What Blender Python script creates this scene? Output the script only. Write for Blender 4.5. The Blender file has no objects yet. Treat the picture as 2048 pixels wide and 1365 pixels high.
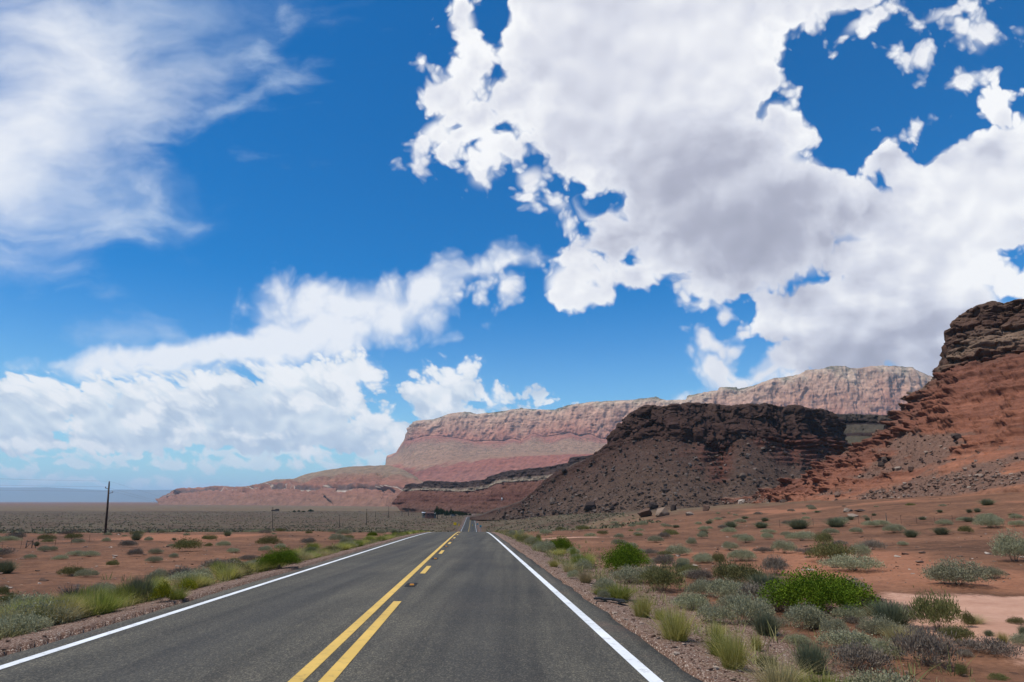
import bpy, bmesh, math, random
import numpy as np
from mathutils import Vector, Matrix, Euler

random.seed(7)
RNG = np.random.default_rng(11)
C = bpy.context.scene.collection
SC = bpy.context.scene

# ------------------------------------------------------------------ camera
CAM_H = 1.62                       # eye height above the road
FPX = 1300.0                       # focal length in pixels of a 2048 px wide frame
PITCH = math.radians(13.85)
cam_d = bpy.data.cameras.new('camera')
cam_d.sensor_width = 36.0
cam_d.lens = FPX / 2048.0 * 36.0
cam_d.clip_start = 0.1
cam_d.clip_end = 150000.0
cam = bpy.data.objects.new('camera', cam_d)
C.objects.link(cam)
cam.location = (0, 0, CAM_H)
cam.rotation_euler = (math.radians(90) + PITCH, 0, 0)
SC.camera = cam

# ------------------------------------------------------------------ render look
SC.view_settings.view_transform = 'Standard'
SC.view_settings.look = 'None'
SC.view_settings.gamma = 1.0
SC.view_settings.use_curve_mapping = False
SC.view_settings.exposure = 0.0
try:
    SC.cycles.use_denoising = True
    SC.cycles.max_bounces = 6
    SC.cycles.diffuse_bounces = 3
    SC.cycles.transparent_max_bounces = 8
    SC.cycles.volume_bounces = 1
    SC.cycles.use_adaptive_sampling = True
    SC.cycles.adaptive_threshold = 0.01
    SC.cycles.adaptive_min_samples = 12
except Exception:
    pass

# ------------------------------------------------------------------ sun
SUN_EL = math.radians(65)
SUN_AZ = math.radians(-116)        # measured from +Y towards +X: left of the road and behind
SUN_DIR = Vector((math.sin(SUN_AZ) * math.cos(SUN_EL), math.cos(SUN_AZ) * math.cos(SUN_EL), math.sin(SUN_EL)))
sun_d = bpy.data.lights.new('sun', 'SUN')
sun_d.energy = 4.6
sun_d.angle = math.radians(0.5)
sun_d.color = (1.0, 0.95, 0.87)
sun = bpy.data.objects.new('sun', sun_d)
C.objects.link(sun)
sun.rotation_euler = SUN_DIR.to_track_quat('Z', 'Y').to_euler()
sun.location = (0, 0, 3000)

# ------------------------------------------------------------------ small node helper
class NT:
    """Short-hand for wiring shader nodes."""
    def __init__(self, tree):
        self.t = tree
        self.n = tree.nodes
        self.l = tree.links
    def add(self, kind, **kw):
        x = self.n.new(kind)
        for k, v in kw.items():
            setattr(x, k, v)
        return x
    def put(self, sock, v):
        if isinstance(v, bpy.types.NodeSocket):
            self.l.new(v, sock)
        elif v is not None:
            if sock.type == 'RGBA' and hasattr(v, '__len__') and len(v) == 3:
                v = (*v, 1.0)
            sock.default_value = v
    def math(self, op, a, b=None, c=None, clamp=False):
        x = self.add('ShaderNodeMath', operation=op, use_clamp=clamp)
        for s, v in zip(x.inputs, (a, b, c)):
            self.put(s, v)
        return x.outputs[0]
    def vmath(self, op, a, b=None, scale=None):
        x = self.add('ShaderNodeVectorMath', operation=op)
        self.put(x.inputs[0], a)
        if b is not None:
            self.put(x.inputs[1], b)
        if scale is not None:
            self.put(x.inputs['Scale'], scale)
        return x.outputs['Value'] if op in ('LENGTH', 'DOT_PRODUCT', 'DISTANCE') else x.outputs[0]
    def noise(self, vec, scale, detail=4.0, rough=0.5, lac=2.0, dist=0.0, dims='3D', w=None, kind='FBM', color=False):
        x = self.add('ShaderNodeTexNoise', noise_dimensions=dims, noise_type=kind)
        self.put(x.inputs['Vector'], vec)
        self.put(x.inputs['Scale'], scale)
        self.put(x.inputs['Detail'], detail)
        self.put(x.inputs['Roughness'], rough)
        self.put(x.inputs['Lacunarity'], lac)
        self.put(x.inputs['Distortion'], dist)
        if w is not None:
            self.put(x.inputs['W'], w)
        return x.outputs['Color'] if color else x.outputs['Fac']
    def voro(self, vec, scale, detail=0.0, rough=0.5, lac=2.0, feature='F1', smooth=None, dims='3D', rnd=1.0, out='Distance'):
        x = self.add('ShaderNodeTexVoronoi', feature=feature, voronoi_dimensions=dims)
        self.put(x.inputs['Vector'], vec)
        self.put(x.inputs['Scale'], scale)
        if 'Detail' in x.inputs:
            self.put(x.inputs['Detail'], detail)
            self.put(x.inputs['Roughness'], rough)
            self.put(x.inputs['Lacunarity'], lac)
        if smooth is not None and 'Smoothness' in x.inputs:
            self.put(x.inputs['Smoothness'], smooth)
        self.put(x.inputs['Randomness'], rnd)
        return x.outputs[out]
    def ramp(self, fac, stops, interp='LINEAR'):
        x = self.add('ShaderNodeValToRGB')
        e = x.color_ramp
        e.interpolation = interp
        while len(e.elements) < len(stops):
            e.elements.new(0.5)
        for el, (p, c) in zip(e.elements, stops):
            el.position = p
            el.color = (*c, 1.0) if hasattr(c, '__len__') else (c, c, c, 1.0)
        self.put(x.inputs[0], fac)
        return x.outputs[0]
    def mix(self, fac, a, b, blend='MIX', clamp=True):
        x = self.add('ShaderNodeMix', data_type='RGBA', blend_type=blend)
        x.clamp_factor = clamp
        self.put(x.inputs[0], fac)
        self.put(x.inputs[6], a)
        self.put(x.inputs[7], b)
        return x.outputs[2]
    def step(self, v, lo, hi, to0=0.0, to1=1.0, kind='SMOOTHSTEP'):
        x = self.add('ShaderNodeMapRange', interpolation_type=kind)
        self.put(x.inputs[0], v)
        for i, q in enumerate((lo, hi, to0, to1)):
            self.put(x.inputs[i + 1], q)
        return x.outputs[0]
    def mapping(self, vec, loc=(0, 0, 0), rot=(0, 0, 0), scale=(1, 1, 1), kind='POINT'):
        x = self.add('ShaderNodeMapping', vector_type=kind)
        self.put(x.inputs[0], vec)
        x.inputs['Location'].default_value = loc
        x.inputs['Rotation'].default_value = rot
        x.inputs['Scale'].default_value = scale
        return x.outputs[0]

# ------------------------------------------------------------------ world: sky with clouds
# The clouds are laid out on a chart of the northern sky: a gnomonic chart about a fixed
# direction a little above the horizon.  Chart units: 1 = about 44 degrees, x east, y up.
def chart(px, py):
    return ((px - 1024.0) / 1000.0, (682.5 - py) / 1000.0)

BIAS = 0.016
LIGHT_STEP = (-0.016, 0.026, 0)

def cloud_group(name, puffs, holes, kind):
    """Node group: chart position -> cloud density (positive inside)."""
    g = bpy.data.node_groups.new(name, 'ShaderNodeTree')
    g.interface.new_socket('P', in_out='INPUT', socket_type='NodeSocketVector')
    g.interface.new_socket('D', in_out='OUTPUT', socket_type='NodeSocketFloat')
    t = NT(g)
    gi = t.add('NodeGroupInput')
    go = t.add('NodeGroupOutput')
    P = gi.outputs[0]
    if kind == 'soft':
        wa = t.noise(P, 3.0, 4, 0.55, dims='2D', color=True)
        W = t.vmath('MULTIPLY_ADD', wa, (0.16, 0.10, 0), None)
        W.node.inputs[2].default_value = (-0.08, -0.05, 1)
    else:
        wa = t.noise(P, 9.0, 3, 0.55, dims='2D', color=True)
        W = t.vmath('MULTIPLY_ADD', wa, (0.05, 0.05, 0), None)
        W.node.inputs[2].default_value = (-0.025, -0.025, 1)
    Q = t.vmath('ADD', P, W)
    def field(lst, k):
        acc = None
        for (px, py, rx, ry, ang) in lst:
            c = chart(px, py)
            ca, sa = math.cos(math.radians(-ang)), math.sin(math.radians(-ang))
            ax, ay, bx, by = ca * 1000.0 / rx, sa * 1000.0 / rx, -sa * 1000.0 / ry, ca * 1000.0 / ry
            u = t.vmath('DOT_PRODUCT', Q, (ax, ay, -(ax * c[0] + ay * c[1])))
            v = t.vmath('DOT_PRODUCT', Q, (bx, by, -(bx * c[0] + by * c[1])))
            r = t.math('SQRT', t.math('MULTIPLY_ADD', v, v, t.math('MULTIPLY', u, u)))
            s = math.sqrt(rx * ry) / 1000.0
            d = t.math('MULTIPLY_ADD', r, s, -s)
            if acc is None:
                acc = d
            else:
                x = t.add('ShaderNodeMath', operation='SMOOTH_MIN')
                t.put(x.inputs[0], acc); t.put(x.inputs[1], d); x.inputs[2].default_value = k
                acc = x.outputs[0]
        return acc
    D = t.math('MULTIPLY', field(puffs, 0.02 if kind != 'soft' else 0.06), -1.0)
    if holes:
        H = field(holes, 0.01)
        D = t.math('MINIMUM', D, H)
    if kind == 'soft':
        streak = t.mapping(Q, (0, 0, 0), (0, 0, math.radians(-14)), (2.2, 5.0, 1))
        n1 = t.noise(streak, 1.9, 7, 0.56, dims='2D', dist=0.1)
        D = t.math('MULTIPLY_ADD', t.math('SUBTRACT', n1, 0.5), 0.30, D)
    else:
        vy = t.add('ShaderNodeSeparateXYZ'); t.put(vy.inputs[0], P)
        v = vy.outputs[1]
        # finer puffs towards the horizon, where the clouds are farther off
        Pz = t.vmath('SCALE', Q, None, t.step(v, -0.30, 0.25, 1.9 if kind == 'far' else 1.0, 1.0))
        n1 = t.noise(Pz, 10.0, 7, 0.52, dims='2D')
        def bill(vec, det):
            return t.voro(vec, 14.0, det, 0.5, 2.3, 'SMOOTH_F1', 0.4, '2D')
        b1 = bill(Pz, 2.0)
        amp = t.step(v, -0.32, 0.3, 0.030, 0.058, 'LINEAR')
        nn = t.math('MULTIPLY_ADD', t.math('SUBTRACT', n1, 0.5), 1.35, t.math('MULTIPLY', t.math('SUBTRACT', 0.50, b1), 1.2))
        nz = t.math('MAXIMUM', t.math('MULTIPLY', nn, amp), -0.032)     # never tear the thick middle open
        D = t.math('ADD', t.math('ADD', D, nz), BIAS)
        # relief: how the puffs face the light (up and to the west)
        Pl = t.vmath('ADD', Pz, LIGHT_STEP)
        def puff(vec):
            return t.voro(vec, 9.0, 1.2, 0.45, 2.2, 'SMOOTH_F1', 0.6, '2D')
        b1 = puff(Pz)
        b2 = puff(Pl)
        m1 = t.noise(Pz, 5.0, 2, 0.45, dims='2D')
        m2 = t.noise(Pl, 5.0, 2, 0.45, dims='2D')
        R = t.math('ADD', t.math('MULTIPLY', t.math('SUBTRACT', b2, b1), 0.9), t.math('MULTIPLY', t.math('SUBTRACT', m1, m2), 1.3))
        g.interface.new_socket('R', in_out='OUTPUT', socket_type='NodeSocketFloat')
        t.put(go.inputs[1], R)
    t.put(go.inputs[0], D)
    return g

FRONT = [(1180, 260, 150, 110, 20), (1180, 420, 60, 30, 30), (1330, 400, 170, 90, 20), (1350, 500, 130, 70, 0), (1440, 560, 120, 36, 0), (1050, 200, 50, 110, 0), (1560, 270, 60, 80, 0), (1680, 420, 50, 90, 0), (930, 170, 40, 60, -20), (1300, 60, 285, 300, 0), (1330, 290, 300, 120, 12), (1480, 410, 200, 150, 25), (1255, 490, 170, 62, -28),
         (1140, 560, 68, 50, 10), (1210, 535, 110, 52, -20), (1260, 560, 70, 22, 0), (1175, 590, 60, 22, 0), (1530, 500, 140, 88, 0), (1620, -20, 170, 70, -12), (1590, 380, 95, 80, 20),
         (1640, 470, 45, 60, 0), (1060, 350, 40, 40, 0), (1040, 90, 40, 120, 0),
         (930, 45, 42, 55, -20), (965, 110, 40, 50, -30), (900, 190, 62, 62, -30), (955, 235, 48, 70, 20), (875, 260, 62, 42, -20),
         (890, 300, 36, 28, 0), (1000, 290, 40, 40, 0), (1000, 180, 35, 30, 0), (1740, 35, 85, 24, -32), (1690, 75, 30, 10, -20)]
SMALL = [(850, 332, 13, 13, 0), (836, 316, 10, 12, 40), (966, 360, 44, 24, -20), (962, 345, 18, 26, 0), (1112, 412, 34, 24, 10), (1140, 432, 26, 14, 35),
         (1076, 424, 16, 8, 20), (1018, 562, 27, 24, 0), (965, 592, 24, 12, 20), (945, 572, 12, 8, 0),
         (1960, 68, 36, 34, 0), (1948, 95, 16, 20, 0), (1855, 118, 22, 20, -40), (1890, 22, 66, 16, -24), (1860, 36, 24, 12, -30), (2040, 62, 18, 18, 0),
         (1940, 158, 44, 16, -8), (1915, 155, 14, 20, 0), (1840, 250, 16, 12, -30), (1800, 282, 16, 8, -10), (1800, 114, 16, 8, 20),
         (1400, 612, 24, 12, 0), (1444, 634, 7, 11, 10), (1432, 688, 34, 16, 38), (1460, 700, 22, 14, 10), (1430, 742, 34, 24, 0), (1425, 768, 22, 14, 0),
         (1376, 790, 24, 17, 0), (1530, 748, 58, 22, -24), (1550, 728, 30, 18, 0), (1490, 770, 30, 16, 0)]
BACK = [(1745, 430, 90, 70, 0), (1730, 520, 90, 70, 0), (2040, 420, 190, 190, 0), (1900, 480, 200, 140, -25), (1800, 620, 240, 100, 0), (1990, 215, 46, 42, 0), (2040, 290, 75, 70, 0), (1850, 380, 120, 60, -30),
        (1745, 345, 55, 20, -8), (1790, 325, 40, 22, -10), (1920, 330, 80, 50, -30), (1700, 720, 105, 70, 0), (1900, 720, 160, 70, 0), (1560, 660, 78, 26, 8), (1600, 640, 60, 36, 0),
        (1610, 700, 50, 60, 0), (1540, 606, 62, 18, 10), (1650, 590, 100, 40, 0)]
HORIZ = [(330, 872, 420, 26, 0), (620, 880, 200, 24, 0), (610, 772, 130, 48, -8), (695, 740, 80, 28, 6), (560, 830, 160, 70, 0), (400, 810, 100, 62, -10), (300, 830, 110, 74, 0), (110, 830, 150, 66, 0), (20, 800, 90, 42, 0),
         (430, 775, 50, 30, 0), (215, 790, 48, 34, 0), (330, 775, 50, 22, 0), (715, 775, 36, 18, -30), (690, 800, 60, 40, 0), (750, 850, 42, 30, 0), (700, 870, 90, 40, 0),
         (800, 870, 40, 30, 0), (862, 805, 62, 52, 0), (905, 780, 56, 44, -20), (930, 757, 26, 20, -10), (900, 820, 60, 30, 0), (975, 812, 30, 18, -20), (1022, 800, 18, 20, 0), (1000, 815, 40, 14, 0),
         (1078, 795, 18, 22, 0), (1095, 808, 34, 12, 15), (1015, 830, 60, 10, 0), (820, 900, 60, 30, 0),
         (55, 893, 52, 14, 0), (30, 905, 60, 10, 0), (170, 888, 52, 12, 0), (330, 885, 80, 16, 0), (500, 880, 120, 22, 0), (650, 885, 120, 20, 0)]
HEADS = [(132, 782, 44, 22, 0), (200, 768, 34, 18, 0), (295, 777, 66, 22, 0), (296, 836, 36, 17, -15), (375, 862, 34, 20, -20), (372, 790, 42, 28, 0), (425, 767, 52, 22, 0), (700, 742, 72, 30, 5), (708, 778, 34, 28, -30), (560, 745, 60, 22, 0), (752, 842, 44, 20, 0),
         (50, 895, 50, 14, 0), (165, 890, 54, 11, 0), (500, 877, 60, 9, 0), (636, 915, 30, 9, 0), (152, 843, 13, 15, 0), (40, 780, 50, 22, 0), (870, 785, 50, 34, 0), (925, 755, 28, 22, 0), (800, 880, 40, 12, 0), (985, 806, 24, 16, 0), (600, 800, 50, 20, -10)]
STRIPS = [(510, 928, 52, 8, 0), (360, 930, 42, 7, 0), (150, 930, 40, 5, 0), (640, 914, 36, 10, 0), (640, 928, 24, 5, 0), (425, 938, 15, 4, 0), (760, 915, 50, 10, 0), (745, 930, 22, 5, 0),
          (30, 945, 28, 8, 0), (85, 962, 34, 7, 0), (150, 966, 40, 4, 0), (290, 963, 40, 5, 0), (345, 975, 30, 4, 0), (440, 980, 18, 4, 0), (230, 912, 60, 4, 0), (560, 908, 70, 4, 0),
          (100, 915, 60, 4, 0), (820, 930, 30, 5, 0), (440, 908, 60, 4, 0), (20, 970, 30, 4, 0)]
MID = [(455, 702, 320, 26, -5), (640, 668, 160, 40, -12), (610, 610, 66, 40, -8), (720, 618, 100, 44, -10), (790, 625, 90, 36, -22), (860, 580, 80, 26, -28), (930, 545, 70, 16, -22), (1005, 525, 40, 8, -8),
       (800, 640, 50, 20, -10), (300, 738, 110, 14, 0), (560, 590, 26, 18, 0)]
CIRRUS = [(-60, 320, 170, 130, -35), (60, 220, 140, 90, -52), (150, 110, 70, 110, -62), (40, 250, 160, 60, -10), (-20, 380, 100, 60, 0)]
VEIL = [(260, 60, 150, 110, -10), (235, 190, 130, 80, -10), (400, 40, 110, 50, -20), (110, 380, 140, 46, 8), (90, 440, 130, 18, 2), (370, 130, 80, 36, -20)]
WISPS = [(480, 225, 100, 16, -32), (420, 255, 60, 14, -12), (320, 285, 90, 14, 8), (30, 475, 60, 10, -8), (110, 462, 80, 12, -4), (210, 440, 24, 10, 30), (350, 440, 50, 8, 8), (270, 432, 60, 8, 8), (60, 430, 120, 22, 4),
         (150, 370, 120, 16, 10), (560, 15, 30, 22, 0), (520, 100, 26, 18, 0), (255, 672, 34, 16, 10), (240, 603, 30, 8, 0), (340, 655, 60, 14, 25)]
DARK = [(1500, 480, 210, 110, 12), (1570, 400, 150, 90, 25), (1390, 400, 150, 70, 25), (1790, 655, 170, 34, 6), (1700, 705, 190, 50, 4), (1850, 700, 120, 40, 0), (1780, 340, 70, 20, -18), (1660, 470, 30, 60, 0), (1740, 530, 30, 18, 0),
        (1300, 500, 120, 24, 0),
        (560, 890, 170, 22, 0), (240, 875, 120, 18, 0), (100, 900, 120, 10, 0), (720, 890, 60, 16, 0), (450, 862, 60, 12, 0), (600, 850, 60, 22, -10), (380, 850, 40, 20, 20), (270, 830, 40, 14, 0), (120, 850, 60, 14, 0), (470, 800, 40, 16, -20), (640, 800, 60, 14, -20), (880, 820, 50, 16, 0)]

def build_world():
    w = bpy.data.worlds.new('World')
    SC.world = w
    w.use_nodes = True
    t = NT(w.node_tree)
    for n in list(t.n):
        t.n.remove(n)
    out = t.add('ShaderNodeOutputWorld')
    bg = t.add('ShaderNodeBackground')
    bg.inputs['Strength'].default_value = 0.1
    t.l.new(bg.outputs[0], out.inputs[0])
    sky = t.add('ShaderNodeTexSky', sky_type='NISHITA')
    sky.sun_disc = False
    sky.sun_elevation = SUN_EL
    sky.sun_rotation = SUN_AZ
    sky.altitude = 1200
    sky.air_density = 1.0
    sky.dust_density = 0.3
    sky.ozone_density = 3.0
    tc = t.add('ShaderNodeTexCoord')
    d = tc.outputs['Generated']
    fw = t.vmath('DOT_PRODUCT', d, (0, math.cos(PITCH), math.sin(PITCH)))
    up = t.vmath('DOT_PRODUCT', d, (0, -math.sin(PITCH), math.cos(PITCH)))
    ea = t.vmath('DOT_PRODUCT', d, (1, 0, 0))
    fs = t.math('MAXIMUM', fw, 0.05)
    k = FPX / 1000.0
    cx = t.math('MULTIPLY', t.math('DIVIDE', ea, fs), k)
    cy = t.math('MULTIPLY', t.math('DIVIDE', up, fs), k)
    comb = t.add('ShaderNodeCombineXYZ')
    t.put(comb.inputs[0], cx); t.put(comb.inputs[1], cy)
    P = comb.outputs[0]
    north = t.step(fw, 0.25, 0.4)
    # clear sky: the Nishita colour, deepened the way the photograph's sky is
    hs = t.add('ShaderNodeHueSaturation')
    hs.inputs['Hue'].default_value = SKY_HUE
    hs.inputs['Saturation'].default_value = SKY_SAT
    hs.inputs['Value'].default_value = SKY_VAL
    t.put(hs.inputs['Color'], sky.outputs[0])
    col = t.mix(1.0, hs.outputs[0], SKY_TINT, 'MULTIPLY')
    sep = t.add('ShaderNodeSeparateXYZ'); t.put(sep.inputs[0], d)
    hz = t.step(sep.outputs[2], -0.02, 0.34, 1.0, 0.0, 'LINEAR')
    hz = t.math('POWER', hz, 1.9)
    col = t.mix(t.math('MULTIPLY', hz, 0.95), col, SKY_HORIZON)

    def use(g, vec):
        x = t.add('ShaderNodeGroup'); x.node_tree = g
        t.put(x.inputs[0], vec)
        return x.outputs[0]
    def use2(g, vec):
        x = t.add('ShaderNodeGroup'); x.node_tree = g
        t.put(x.inputs[0], vec)
        return x.outputs[0], x.outputs[1]
    gd = cloud_group('cloud_shade', DARK, None, 'soft')
    ds = t.step(use(gd, P), -0.15, 0.13)
    # thin high cloud
    gc = cloud_group('cirrus', CIRRUS, None, 'soft')
    a = t.math('MULTIPLY', t.step(use(gc, P), -0.20, 0.17), north)
    gv = cloud_group('cirrus_veil', VEIL, None, 'soft')
    vl = t.math('MULTIPLY', t.math('MULTIPLY', t.step(use(gv, P), -0.14, 0.16), north), 0.46)
    gw = cloud_group('wisps', WISPS, None, 'soft')
    b = t.math('MULTIPLY', t.math('MULTIPLY', t.step(use(gw, P), -0.05, 0.10), north), 0.6)
    WH = tuple(10.0 * v for v in (0.93, 0.95, 0.99))
    HZ = tuple(10.0 * v for v in (0.62, 0.74, 0.90))
    col = t.mix(t.math('MULTIPLY', a, 0.93), t.mix(t.math('MAXIMUM', vl, b), col, HZ), WH)
    gm = cloud_group('mid_cloud', MID, None, 'puff')
    am = t.math('MULTIPLY', t.step(use(gm, P), -0.045, 0.045), t.math('MULTIPLY', north, 0.93))
    col = t.mix(am, col, WH)
    soft = t.noise(P, 3.4, 4, 0.5, dims='2D')
    soft = t.math('SUBTRACT', soft, 0.5)
    def lay(col, g, lo, hi, sh, relief, opac=1.0, base=0.80, core=0.12, soft_k=0.5, cs=None):
        D, R = use2(g, P)
        a = t.math('MULTIPLY', t.step(D, lo, hi), t.math('MULTIPLY', north, opac))
        br = t.math('MULTIPLY_ADD', R, relief, base)
        br = t.math('SUBTRACT', br, t.math('MULTIPLY', t.step(D, 0.0, 0.08), core))
        br = t.math('MULTIPLY_ADD', soft, soft_k, br)
        br = t.math('SUBTRACT', br, t.math('MULTIPLY', ds, sh))
        cc = t.ramp(br, cs or [(0.0, (0.32, 0.33, 0.42)), (0.35, (0.46, 0.475, 0.58)), (0.65, (0.71, 0.73, 0.82)), (0.95, (0.98, 0.985, 1.0))])
        cc = t.vmath('SCALE', cc, None, 10.0)
        return t.mix(a, col, cc)
    hcs = [(0.0, (0.44, 0.54, 0.69)), (0.38, (0.58, 0.67, 0.80)), (0.68, (0.77, 0.84, 0.91)), (0.97, (0.97, 0.98, 1.0))]
    col = lay(col, cloud_group('strips', STRIPS, None, 'far'), -0.010, 0.012, 0.0, 0.3, 0.75, 0.85, 0.1, 0.3, hcs)
    col = lay(col, cloud_group('horizon_cumulus', HORIZ, [(130, 862, 10, 16, 0)], 'far'), -0.004, 0.014, 0.40, 0.60, 0.97, 0.66, 0.0, 0.40, hcs)
    col = lay(col, cloud_group('horizon_heads', HEADS, None, 'far'), -0.016, 0.026, 0.10, 0.55, 0.92, 1.0, 0.0, 0.2, hcs)
    col = lay(col, cloud_group('back_cumulus', BACK, [(2040, 520, 14, 10, 0)], 'puff'), -0.004, 0.018, 0.62, 0.42, 1.0, 0.98, 0.08, 0.5)
    col = lay(col, cloud_group('small_cumulus', SMALL, None, 'puff'), -0.014, 0.026, 0.2, 0.3, 0.97, 0.88, 0.1, 0.2)
    col = lay(col, cloud_group('front_cumulus', FRONT, [(1268, 520, 34, 13, -12), (1232, 520, 12, 5, 10), (1195, 405, 28, 14, 10)], 'puff'), -0.008, 0.022, 0.42, 0.30, 1.0, 0.93, 0.20, 0.36)
    t.l.new(col, bg.inputs['Color'])
    try:
        w.cycles.sampling_method = 'MANUAL'
        w.cycles.sample_map_resolution = 512
    except Exception:
        pass

SKY_HUE, SKY_SAT, SKY_VAL = 0.5, 1.55, 1.15
SKY_TINT = (0.28, 1.22, 1.24)
SKY_HORIZON = (5.6, 7.2, 8.5)
build_world()

# ------------------------------------------------------------------ numeric helpers
_perm = np.random.default_rng(3).permutation(512).astype(np.int64)
_grad = np.random.default_rng(4).normal(size=(512, 3))
_jit = np.random.default_rng(6).uniform(0.1, 0.9, size=(512, 4))
_grad /= np.linalg.norm(_grad, axis=1)[:, None]

def perlin(p):
    """Gradient noise, p (..., 3) -> (...), about -0.7 .. 0.7."""
    p = np.asarray(p, float)
    i = np.floor(p).astype(np.int64)
    f = p - i
    w = f * f * f * (f * (f * 6 - 15) + 10)
    out = 0.0
    for dx in (0, 1):
        for dy in (0, 1):
            for dz in (0, 1):
                h = _perm[(_perm[(_perm[(i[..., 0] + dx) & 511] + i[..., 1] + dy) & 511] + i[..., 2] + dz) & 511]
                g = _grad[h]
                d = g[..., 0] * (f[..., 0] - dx) + g[..., 1] * (f[..., 1] - dy) + g[..., 2] * (f[..., 2] - dz)
                wx = w[..., 0] if dx else 1 - w[..., 0]
                wy = w[..., 1] if dy else 1 - w[..., 1]
                wz = w[..., 2] if dz else 1 - w[..., 2]
                out = out + d * wx * wy * wz
    return out

def fbm(p, octv=4, lac=2.03, gain=0.5):
    a, s = 1.0, 0.0
    p = np.asarray(p, float)
    for k in range(octv):
        s = s + a * perlin(p + 17.3 * k)
        p = p * lac
        a *= gain
    return s

def ridged(p, octv=4, lac=2.05, gain=0.5):
    a, s = 1.0, 0.0
    p = np.asarray(p, float)
    for k in range(octv):
        s = s + a * (1 - 2.2 * np.abs(perlin(p + 9.1 * k)))
        p = p * lac
        a *= gain
    return s

def worley(p):
    """Cell noise: distance to the nearest and second nearest cell centre, and the cell's own random value."""
    p = np.asarray(p, float)
    i = np.floor(p).astype(np.int64)
    f1 = np.full(p.shape[:-1], 9.0); f2 = f1.copy(); idv = np.zeros(p.shape[:-1])
    for dx in (-1, 0, 1):
        for dy in (-1, 0, 1):
            for dz in (-1, 0, 1):
                c = i + np.array([dx, dy, dz])
                h = _perm[(_perm[(_perm[c[..., 0] & 511] + c[..., 1]) & 511] + c[..., 2]) & 511]
                o = np.stack([_jit[h, 0], _jit[h, 1], _jit[h, 2]], -1)
                d = np.linalg.norm(c + o - p, axis=-1)
                near = d < f1
                f2 = np.where(near, f1, np.minimum(f2, d))
                idv = np.where(near, _jit[h, 3], idv)
                f1 = np.where(near, d, f1)
    return f1, f2, idv

def blocks(p, crack=0.10):
    """Fractured rock: blocks pushed in or out, with open joints between them; about -1 .. 0.5."""
    p = np.asarray(p, float)
    p = p + 0.45 * np.stack([fbm(p * 0.9 + 31.0, 3), fbm(p * 0.9 + 57.0, 3), 0.6 * fbm(p * 0.9 + 83.0, 3)], -1)
    f1, f2, r = worley(p)
    return 1.25 * (r - 0.5) - 0.30 * (1 - sstep(f2 - f1, 0.0, crack)) * (0.3 + 0.7 * sstep(fbm(p * 0.5 + 11.0, 2), -0.2, 0.4)) - 0.08 * f1

def sstep(x, lo, hi):
    t = np.clip((np.asarray(x, float) - lo) / (hi - lo), 0, 1)
    return t * t * (3 - 2 * t)

def xyz(x, y, z=0.0):
    return np.stack(np.broadcast_arrays(x, y, z), -1).astype(float)

def make_mesh(name, verts, faces, smooth=True, attrs=None, mats=None, midx=None):
    """One mesh from numpy arrays; faces (M,3) or (M,4), attrs {name: per-vertex float}."""
    me = bpy.data.meshes.new(name)
    verts = np.ascontiguousarray(verts, np.float32)
    faces = np.ascontiguousarray(faces, np.int32)
    n, k = faces.shape
    me.vertices.add(len(verts))
    me.vertices.foreach_set('co', verts.ravel())
    me.loops.add(n * k)
    me.loops.foreach_set('vertex_index', faces.ravel())
    me.polygons.add(n)
    me.polygons.foreach_set('loop_start', np.arange(0, n * k, k, dtype=np.int32))
    me.polygons.foreach_set('loop_total', np.full(n, k, np.int32))
    me.polygons.foreach_set('use_smooth', np.full(n, smooth, bool))
    if midx is not None:
        me.polygons.foreach_set('material_index', np.ascontiguousarray(midx, np.int32))
    me.update(calc_edges=True)
    for a, v in (attrs or {}).items():
        at = me.attributes.new(a, 'FLOAT', 'POINT')
        at.data.foreach_set('value', np.ascontiguousarray(v, np.float32).ravel())
    for m in (mats or []):
        me.materials.append(m)
    return me

def grid_faces(nr, nc, wrap=False):
    r = np.arange(nr - 1)[:, None]
    c = np.arange(nc if wrap else nc - 1)[None, :]
    c2 = (c + 1) % nc
    return np.stack(np.broadcast_arrays(r * nc + c, r * nc + c2, (r + 1) * nc + c2, (r + 1) * nc + c), -1).reshape(-1, 4)

def link(name, me, parent=None, loc=None, rot=None, scale=None):
    o = bpy.data.objects.new(name, me)
    C.objects.link(o)
    if parent is not None:
        o.parent = parent
    if loc is not None:
        o.location = loc
    if rot is not None:
        o.rotation_euler = rot
    if scale is not None:
        o.scale = (scale,) * 3 if not hasattr(scale, '__len__') else scale
    return o

def based(name, verts, faces, **kw):
    """Mesh object whose origin sits at the foot of its geometry."""
    verts = np.asarray(verts, float)
    o = np.array([verts[:, 0].mean(), verts[:, 1].mean(), verts[:, 2].min()])
    return link(name, make_mesh(name, verts - o, faces, **kw), loc=o)

def tag(o, label=None, cat=None, group=None, kind=None):
    for k, v in (('label', label), ('category', cat), ('group', group), ('kind', kind)):
        if v:
            o[k] = v
    return o

def empty(name, loc=(0, 0, 0), rz=0.0):
    o = bpy.data.objects.new(name, None)
    o.empty_display_size = 0.3
    C.objects.link(o)
    o.location = loc
    o.rotation_euler = (0, 0, rz)
    return o

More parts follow.
